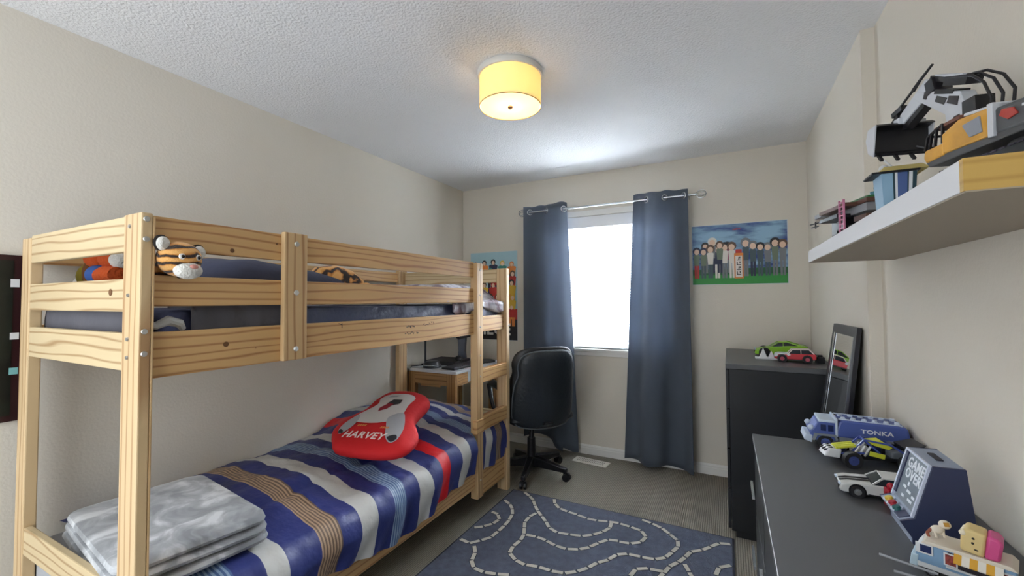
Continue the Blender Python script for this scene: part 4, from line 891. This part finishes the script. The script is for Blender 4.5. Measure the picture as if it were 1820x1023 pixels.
# --- arcade cabinet; faces -x, width along y
ar = thing('arcade_box', 'navy tabletop arcade game box with GAME OVER screen on the low dresser', 'toy arcade', (.36, 1.256, Z2), math.radians(0))
NV_ = mat('arcade_navy', '#2c3350', .5); AG = mat('arcade_grey', '#8d97aa', .5); SCN = mat('arcade_screen', '#6f7a85', .35)
prof = [(-.005, 0), (-.005, .012), (-.026, .046), (.000, .056), (.033, .176), (.086, .178), (.100, .05), (.100, 0)]
G().xz(prof, .003, .137).build('cabinet', AG, ar, bevel=.001)
for y0_, y1_ in ((-.003, .003), (.137, .143)): G().xz([(a, b) for a, b in prof], y0_, y1_).build('side_panel', NV_, ar)
tiltv = Vector((.033, 0, .120)).normalized(); nrm = Vector((-.120, 0, .033)).normalized()*1.0
def scn(s, v, d): return tuple(Vector((0, 0, .056)) + Vector((0, .140-s, 0)) + tiltv*v + nrm*d)   # s from far (left) to near
def sq(g, s0, s1, v0, v1, d0, d1): g.hexa([scn(s0, v0, d0), scn(s1, v0, d0), scn(s1, v1, d0), scn(s0, v1, d0), scn(s0, v0, d1), scn(s1, v0, d1), scn(s1, v1, d1), scn(s0, v1, d1)])
g = G(); sq(g, .022, .134, .006, .118, 0, .0015); g.build('screen', SCN, ar)
g = G(); sq(g, .003, .009, 0, .124, 0, .005); sq(g, .131, .137, 0, .124, 0, .005); sq(g, .009, .131, .119, .124, 0, .005); g.build('bezel', mat('arcade_pale', '#c3cada', .45), ar)
g = G(); sq(g, .009, .021, .012, .119, 0, .004); g.build('marquee_strip', NV_, ar)
g = G()
for body, vv in (('GAME', .098), ('OVER', .072)): add_text(g, body, .033, lambda x, y, z, vv=vv: scn(.078+x*.98, vv+y, .002+z), 0, bold=.0006, spacing=1.08)
g.m = 0; sq(g, .066, .074, .048, .057, .0016, .0025)
for i, (s, v, l) in enumerate(((.045, .038, .018), (.070, .034, .022), (.10, .030, .016), (.085, .018, .024), (.05, .016, .014))): sq(g, s, s+l, v, v+.006, .0016, .0022)
g.build('lettering', mat('arcade_letter', '#e3e6ec', .5), ar)
for i, (y, cc_) in enumerate(((.105, '#c9ab3a'), (.080, '#a31c2c'), (.052, '#1f5a5a'))):
    b_ = G().cyl((-.015, y, .0505), (-.018, y, .058), .0095, .0075, 14).build('button', mat('button_%s' % ('yellow', 'red', 'teal')[i], cc_, .35), ar, smooth=True)
    G().cyl((-.014, y+.004, .0495), (-.0155, y+.004, .0535), .0125, n=14).build('button_ring', mat('arcade_pale', '#c3cada', .45), b_)
G().obox((-.014, .027, .0515), (.022, .030, .002), (0, -.38, 0)).build('control_plate', NV_, ar)
G().obox((.060, .07, .1785), (.012, .05, .003)).build('coin_slot', mat('slot_dark', '#1a1c2a', .6), ar)
# --- food truck
fdt = thing('toy_food_truck', 'blue and white brick-built toy food truck with striped awning on the low dresser', 'toy truck', (.343, 1.181, Z2), math.radians(-24)); fdt.scale = (.57, .57, .62)
FB = mat('truck_blue', '#7d9fbe', .4); CRM = mat('truck_cream', '#dcd2c2', .5)
WT = .095; X1 = .235
G().xz([(.004, .030), (X1, .030), (X1, .100), (.030, .100), (.006, .075)], -WT, 0).build('body', FB, fdt, bevel=.003)
G().xz([(-.012, .020), (.010, .018), (.014, .060), (-.006, .058)], -WT-.002, .002).build('bumper', mat('truck_pale', '#bcd3e0', .4), fdt, bevel=.004)
G().xz([(.020, .100), (X1+.004, .100), (X1-.01, .112), (.030, .110)], -WT-.005, .005).build('roof', CRM, fdt, bevel=.002)
g = G(); g.xz([(.008, .072), (.026, .100), (.022, .104), (.004, .076)], -WT+.004, -.004); g.box(.006, .05, -WT-.004, -WT, .068, .10); g.build('windscreen_frame', TWW, fdt, bevel=.001)
G().box(.018, .046, -WT-.0055, -WT-.0035, .074, .096).build('cab_window', mat('toy_glass', '#26305a', .15), fdt)
g = G(); g.box(.085, .205, -WT-.003, -WT+.001, .055, .096); g.build('serving_hatch', mat('hatch_dark', '#221a24', .6), fdt)
g = G(); g.box(.080, .210, -WT-.008, -WT, .050, .055); g.box(.075, .108, -WT-.005, -WT-.003, .056, .094); g.box(.205, .232, -WT-.005, -WT, .056, .090); g.build('counter', TWW, fdt)
g = G(); g.box(.079, .104, -WT-.0062, -WT-.005, .060, .090); g.build('menu_picture', mat('menu_red', '#8f3a32', .5, vary=.5, vscale=120), fdt); g = G(); g.box(.209, .228, -WT-.0062, -WT-.005, .060, .086); g.build('menu_picture', mat('menu_red', '#8f3a32', .5, vary=.5, vscale=120), fdt)
g = G()
for i in range(6):
    g.m = i % 2; x = .100+i*.018; g.hexa([(x, -WT-.028, .078), (x+.018, -WT-.028, .078), (x+.018, -WT-.003, .096), (x, -WT-.003, .096), (x, -WT-.029, .081), (x+.018, -WT-.029, .081), (x+.018, -WT-.003, .100), (x, -WT-.003, .100)])
g.build('awning', [mat('awning_yellow', '#dba63a', .5), mat('awning_white', '#e8e4da', .5)], fdt)
g = G(); g.box(.01, X1, -WT-.004, -WT, .026, .040); g.build('side_stripe', TWW, fdt)
for x in (.045, .185):
    for y in (-WT+.004, -.004): wheel(fdt, (x, y, .018), .018, .014, STEEL)
ck = thing('toy_cake', 'cream and pink toy cake slice with dotted eyes on the food truck roof', 'toy', (.408, 1.118, Z2+.0695), (0, .10, -.40)); ck.scale = (.74, .74, .74)
G().xz([(-.028, 0), (.014, 0), (.014, .058), (-.022, .060), (-.030, .040)], -.032, .024).build('cake', mat('cake_cream', '#dbc287', .6), ck, bevel=.006, smooth=True)
G().xz([(.014, 0), (.040, .004), (.042, .050), (.032, .058), (.014, .058)], -.034, .026).build('icing', mat('cake_pink', '#cf4f88', .35), ck, bevel=.006, smooth=True)
g = G()
for i in range(6): g.ball((-.027+.001*i, -.028+i*.010, .045-.004*(i % 2)), .007)
g.build('cream_edge', mat('cream_white', '#e8ddc4', .6), ck, smooth=True)
g = G(); g.ball((-.008, -.0325, .040), (.0028, .001, .0028)).ball((-.008, -.0325, .028), (.0028, .001, .0028)).ball((-.001, -.0325, .014), (.004, .001, .002)); g.build('face', INK, ck)
dg = thing('toy_dog', 'small white toy animal figure with brown ears on the food truck roof', 'toy animal', (.366, 1.150, Z2+.0695), (0, -.15, .1)); dg.scale = (.8, .8, .8)
G().ball((.0, 0, .018), (.014, .010, .010)).build('body', CRM, dg, smooth=True); G().ball((.016, 0, .030), (.012, .011, .010)).build('head', CRM, dg, smooth=True)
g = G()
for dx, dy in ((-.008, -.006), (-.008, .006), (.008, -.006), (.008, .006)): g.cyl((dx, dy, .002), (dx, dy, .016), .0028, n=8)
g.build('legs', CRM, dg); G().obox((.016, -.009, .034), (.010, .005, .009)).build('patch', mat('dog_ochre', '#b98a3a', .6), dg, bevel=.001)
G().tube([(-.012, 0, .02), (-.022, 0, .010), (-.020, 0, -.002)], .0035, 8).build('tail', mat('dog_brown', '#8c4a34', .6), dg, smooth=True)
# --- grey rods / grey toy at the front
gr = thing('grey_toy_crane', 'grey toy with long thin rods lying in front of the food truck', 'toy', (.31, 1.035, Z2), 0)
g = G(); g.cyl((-.048, .075, .030), (.030, .042, .030), .0026, n=8); g.build('rod', mat('rod_grey', '#8a8c90', .4), gr)
g = G(); g.cyl((-.036, .035, .022), (.025, .015, .026), .0026, n=8); g.build('rod', mat('rod_grey', '#8a8c90', .4), gr)
g = G(); g.box(-.015, .05, -.06, .025, 0, .022); g.box(.0, .045, -.05, .018, .022, .034); g.build('base', mat('brick_grey', '#9a9ca0', .5), gr, bevel=.002)
g = G()
for i in range(5):
    for j in range(2): g.cyl((-.009, -.050+i*.015, .022), (-.009, -.050+i*.015, .026), .0045, n=10) if j else g.cyl((.008+.007*i, -.04+.012*i, .034), (.008+.007*i, -.04+.012*i, .038), .004, n=10)
g.build('studs', mat('brick_grey', '#9a9ca0', .5), gr)

# --- toys on tall dresser
ZT = .963
car('toy_supercar', 'bright green low wedge-shaped toy supercar at the back of the tall dresser', (.145, 3.16, ZT), math.radians(-2), .285, .13, .098, mat('toy_green', '#82b624', .35), kind='wedge', hub=TK)
car('toy_off_road_car', 'red and white toy off-road car at the front of the tall dresser', (.235, 2.93, ZT), math.radians(-3), .20, .085, .075, mat('toy_jeep_red', '#c0303a', .4), kind='jeep', roofm=mat('toy_jeep_roof', '#d8c8c0', .4), hub=mat('hub_pink', '#b04a5a', .4))
jp = [o for o in COL.objects if o.name.startswith('toy_off_road_car')][0]
G().xz([(-.001, .030), (.003, .044), (.02, .0492), (.072, .0505), (.080, .042), (.066, .036), (.060, .044), (.020, .044), (.012, .030)], -.0432, .0432).build('bonnet', TWW, jp, bevel=.001)
wp = thing('white_brick_stand', 'white brick-built stand with two pointed peaks in front of the green toy car', 'toy', (.195, 3.01, ZT), 0)
G().box(-.055, .075, -.04, .02, 0, .010).build('plate', TWW, wp); G().cyl((-.012, -.01, .010), (-.012, -.01, .062), .028, .002, 4).build('peak', TWW, wp); G().cyl((.030, -.015, .010), (.030, -.015, .048), .022, .002, 4).build('peak', TWW, wp)
g = G(); g.box(-.02, .02, -.02, .02, 0, .035); g.box(-.012, .012, -.012, .012, .035, .045); tag(g.build('toy_jerrycan', TK, loc=(.455, 2.93, ZT), bevel=.002), 'small black toy block right behind the red toy off-road car', 'toy')

# --- shelf toys
ZS = 1.517
# excavator: built pointing toward +y, turned slightly away from the wall
ex = thing('toy_excavator', 'large yellow, grey and white brick-built toy excavator on the floating shelf', 'toy excavator', (.475, 1.03, ZS), math.radians(14))
EY = mat('excavator_yellow', '#cf9a3e', .4, vary=.12, vscale=20); EG = mat('excavator_grey', '#4a4b4d', .45); EW = mat('excavator_white', '#c9ccd2', .35); EK = mat('excavator_black', '#141318', .45)
for sx in (-1, 1):
    g = G(); o2 = []
    for i in range(24):
        t = 2*PI*i/24; o2.append(((.12 if math.cos(t) > 0 else -.15)+.030*math.cos(t), .030+.030*math.sin(t)))
    g.yz(o2, sx*.050-.018, sx*.050+.018)
    g.m = 1
    for i in range(17):
        for z in (-.0005, .0585): g.box(sx*.050-.020, sx*.050+.020, -.155+i*.0165, -.155+i*.0165+.011, z, z+.003)
    g.build('track', [EK, mat('track_link', '#2c2836', .5)], ex)
G().box(-.035, .035, -.11, .09, .015, .058).build('undercarriage', EK, ex); G().cyl((0, -.02, .058), (0, -.02, .074), .05, n=24).build('turntable', EG, ex)
G().yz([(-.13, .073), (.142, .076), (.150, .088), (.14, .092), (-.13, .085)], -.073, .073).build('deck', EG, ex, bevel=.002)
G().yz([(-.17, .075), (-.012, .084), (-.012, .131), (-.10, .122), (-.175, .110)], -.075, .075).build('counterweight', EG, ex, bevel=.006, smooth=True)
g = G(); g.yz([(-.004, .086), (.100, .090), (.104, .128), (.060, .142), (-.004, .136)], -.076, -.020); g.yz([(-.004, .086), (.10, .090), (.10, .125), (.04, .140), (-.004, .136)], .028, .075); g.build('side_panel', EY, ex, bevel=.003)
G().yz([(.008, .098), (.034, .098), (.050, .126), (.012, .128)], -.0785, -.0755).build('grille', mat('grille_grey', '#8c9098', .5), ex, bevel=.001)
g = G(); g.yz([(-.014, .082), (-.003, .083), (-.003, .141), (-.014, .140)], -.078, .077); g.yz([(-.014, .138), (.055, .150), (.058, .145), (-.014, .132)], -.070, .070); g.build('trim', EW, ex, bevel=.001)
G().yz([(-.058, .103), (-.040, .100), (-.024, .112), (-.030, .121), (-.050, .116)], -.0775, -.0745).build('red_emblem', mat('emblem_red', '#a83a30', .5), ex, bevel=.001)
g = G(); g.bar((-.0758, -.066, .113), (-.0758, -.085, .108), .004, .004); g.build('white_mark', EW, ex)
cabo = G().yz([(.098, .088), (.146, .086), (.152, .098), (.148, .112), (.100, .112)], -.076, -.020).build('cab', EY, ex, bevel=.003)
g = G()
for (a, b) in (((.148, .112), (.140, .138)), ((.136, .112), (.128, .142)), ((.122, .112), (.116, .145)), ((.102, .112), (.100, .149))):
    for x in (-.074, -.022): g.bar((x, a[0], a[1]), (x, b[0], b[1]), .004, .004)
for x in (-.074, -.022): g.bar((x, .140, .138), (x, .100, .149), .004, .004)
g.bar((-.074, .148, .118), (-.022, .148, .118), .004, .004); g.bar((-.074, .140, .138), (-.022, .140, .138), .004, .004); g.bar((-.074, .150, .120), (-.082, .160, .128), .003, .003); g.build('cab_frame', EK, cabo)
G().yz([(.060, .143), (.125, .144), (.122, .149), (.060, .150)], -.074, -.020).build('cab_roof', mat('cab_roof_brown', '#6b4030', .5), cabo)
G().box(-.06, -.03, .102, .125, .112, .136).build('seat', EK, cabo)
def link(g, a, b, wa, wb, x0, x1):
    a = Vector(a); b = Vector(b); d = (b-a).normalized(); n_ = Vector((-d.y, d.x)); g.yz([tuple(a+n_*wa/2), tuple(a-n_*wa/2), tuple(b-n_*wb/2), tuple(b+n_*wb/2)], x0, x1)
bo = G(); bo.yz([(.150, .120), (.185, .120), (.190, .200), (.270, .266), (.284, .278), (.272, .289), (.150, .232), (.140, .205)], -.012, .016)
boom = bo.build('boom', EW, ex, bevel=.002)
g = G(); g.yz([(.150, .150), (.175, .150), (.165, .185), (.150, .185)], -.0135, -.0125); g.yz([(.19, .222), (.215, .240), (.208, .250), (.180, .232)], -.0135, -.0125); g.yz([(.155, .205), (.182, .222), (.175, .234), (.150, .222)], -.0135, -.0125); g.yz([(.240, .256), (.250, .262), (.243, .276), (.232, .270)], -.0135, -.0125); g.build('boom_detail', EK, boom)
g = G(); link(g, (.232, .295), (.225, .265), .022, .024, -.014, .020); link(g, (.235, .302), (.19, .275), .010, .010, -.008, .012); link(g, (.19, .272), (.132, .245), .018, .016, -.012, .016); g.box(-.014, .018, .110, .142, .120, .205); link(g, (.215, .262), (.165, .238), .010, .008, -.013, .017); g.build('boom_cylinder', EK, boom)
g = G()
for k in range(3):
    x = -.010+k*.012; o_ = .008*k; g.tube([(x, .090-o_, .120), (x, .080-o_, .185+.004*k), (x, .095-o_*.6, .222+.004*k), (x, .120, .248+.004*k), (x, .150, .262+.002*k), (x, .175, .272)], .0026, 8)
g.build('hydraulic_hose', EK, boom, smooth=True)
g = G(); link(g, (.225, .300), (.15, .262), .008, .010, -.006, .010); g.build('upper_link', EW, boom)
st_ = G(); st_.yz([(.236, .300), (.252, .308), (.340, .262), (.352, .248), (.330, .236), (.262, .262)], -.007, .013); stick = st_.build('stick', EW, ex, bevel=.002)
g = G(); g.yz([(.262, .259), (.330, .233), (.336, .224), (.322, .222), (.258, .248)], -.006, .012); link(g, (.272, .305), (.335, .278), .004, .004, -.012, -.008); link(g, (.325, .276), (.362, .270), .012, .012, -.012, .016); link(g, (.340, .262), (.365, .248), .010, .010, -.012, .016); link(g, (.222, .327), (.262, .311), .003, .005, -.012, -.008); link(g, (.262, .311), (.285, .298), .005, .009, -.012, -.008); g.build('stick_cylinder', EK, stick)
bu = G(); bu.yz([(.328, .236), (.338, .244), (.368, .240), (.378, .215), (.370, .180), (.350, .166), (.343, .170), (.360, .184), (.366, .212), (.358, .232), (.340, .236)], -.058, .060); bucket = bu.build('bucket', EK, ex, bevel=.001)
G().yz([(.336, .242), (.368, .240), (.378, .215), (.370, .180), (.350, .166)], -.061, -.058).build('bucket_side', EW, bucket); g = G(); g.yz([(.336, .242), (.368, .240), (.378, .215), (.370, .180), (.350, .166)], .060, .063); g.build('bucket_side', EW, bucket)
G().box(-.056, .058, .352, .358, .178, .234).build('bucket_back', EK, bucket)
for i in range(4): G().bar((-.048+i*.034, .350, .168), (-.048+i*.034, .338, .152), .007, .005).build('bucket_tooth', EK, bucket)
g = G(); g.box(-.014, .018, .330, .352, .238, .254); g.box(.03, .045, .335, .350, .240, .250); g.build('coupler', EW, bucket, bevel=.001)
# small striped stall; its striped face looks back into the room
pc = thing('striped_stall', 'small blue and white striped toy stall with yellow roof between excavator and platform', 'toy', (.400, 1.46, ZS), .0); pc.scale = (1, 1, 1.22)
g = G()
for i, (x0, x1, m_) in enumerate(((-.034, -.012, 0), (-.012, -.008, 3), (-.008, -.003, 1), (-.003, .016, 2), (.016, .019, 3), (.019, .026, 1), (.026, .034, 3))):
    g.m = m_; g.hexa([(x0*.85, -.03, 0), (x1*.85, -.03, 0), (x1*.85, .03, 0), (x0*.85, .03, 0), (x0*1.05, -.036, .112), (x1*1.05, -.036, .112), (x1*1.05, .036, .112), (x0*1.05, .036, .112)])
g.build('striped_side', [mat('carton_pale_blue', '#8fb3cc', .5), mat('carton_white', '#dfe3e6', .5), mat('carton_blue', '#4e6498', .5), mat('carton_dark', '#24404a', .5)], pc)
g = G(); g.hexa([(-.040, -.045, .116), (.058, -.045, .116), (.058, .045, .116), (-.040, .045, .116), (-.03, -.038, .126), (.045, -.038, .126), (.045, .038, .126), (-.03, .038, .126)]); g.build('roof', mat('carton_yellow', '#c9b672', .6), pc)
g = G(); g.box(-.056, .040, -.042, .04, .112, .116); g.build('roof_edge', TK, pc); G().ball((-.022, .0, .130), (.010, .014, .008)).build('topping', TWW, pc, smooth=True); G().cyl((-.002, -.01, .126), (-.022, .0, .150), .002, n=8).build('straw', TWW, pc)
# brick building with ladder
bd = thing('brick_play_set', 'grey brick-built toy platform with a pink ladder at the far end of the shelf', 'toy building', (.385, 1.86, ZS), .25)
BG = mat('brick_mid_grey', '#85868a', .5); BB = mat('brick_brown', '#5a3a2e', .5); BGG = mat('brick_green', '#2c6a3a', .5)
g = G(); g.box(-.045, .08, -.19, -.02, .085, .11); g.box(-.045, .06, -.02, .07, .095, .115); g.box(-.07, .02, .04, .09, .108, .122); g.build('grey_platform', BG, bd, bevel=.001)
g = G(); g.box(-.050, .085, -.20, .03, .110, .124); g.box(-.047, .05, -.19, -.12, .06, .076); g.box(-.085, -.05, -.15, .02, .108, .120); g.build('brown_deck', BB, bd, bevel=.001)
g = G(); g.box(-.046, .07, -.20, -.10, .124, .130); g.build('green_plate', BGG, bd)
g = G(); g.box(-.03, .07, -.18, -.05, .03, .060); g.box(-.04, .0, -.05, .00, .05, .095); g.box(-.03, .05, .02, .055, .0, .095); g.box(-.085, -.03, -.10, .02, .080, .092); g.box(-.03, -.02, -.19, -.05, 0, .05); g.box(.05, .07, -.19, -.05, 0, .05); g.build('dark_supports', TK, bd, bevel=.001)
g = G()
for y in (-.150, -.124): g.bar((-.088, y, 0), (-.088, y, .130), .005, .005)
for i in range(9): g.bar((-.088, -.150, .010+i*.014), (-.088, -.124, .010+i*.014), .004, .004)
g.build('ladder', mat('ladder_pink', '#b46a86', .5), bd)
g = G(); g.bar((-.06, -.13, .004), (-.04, -.20, .02), .016, .008); g.build('red_ramp', mat('toy_red2', '#a8303c', .5), bd)
g = G(); g.bar((-.07, .02, .088), (-.085, .09, .088), .004, .004); g.bar((-.08, .06, .070), (-.08, .06, .094), .004, .004); g.bar((-.08, .04, .075), (-.085, .08, .075), .004, .004); g.build('antenna', TK, bd)
fg = G(); fg.box(-.012, .012, -.012, .012, 0, .022); fg.ball((0, 0, .032), (.012, .012, .012)); fg.box(-.02, -.012, -.006, .006, .006, .02)
tag(fg.build('toy_figure', mat('figure_teal', '#5b8f9c', .5), loc=(.43, 1.715, ZS+.13)), 'small teal toy figure standing on the green plate of the brick platform', 'toy figure')
g = G(); g.box(-.012, .012, -.02, .02, 0, .020); tag(g.build('brown_brick', mat('brick_rust', '#8a5148', .5), loc=(.468, 1.72, ZS+.13)), 'small rust brown brick beside the teal figure on the platform', 'toy brick')
bpy.context.view_layer.update()
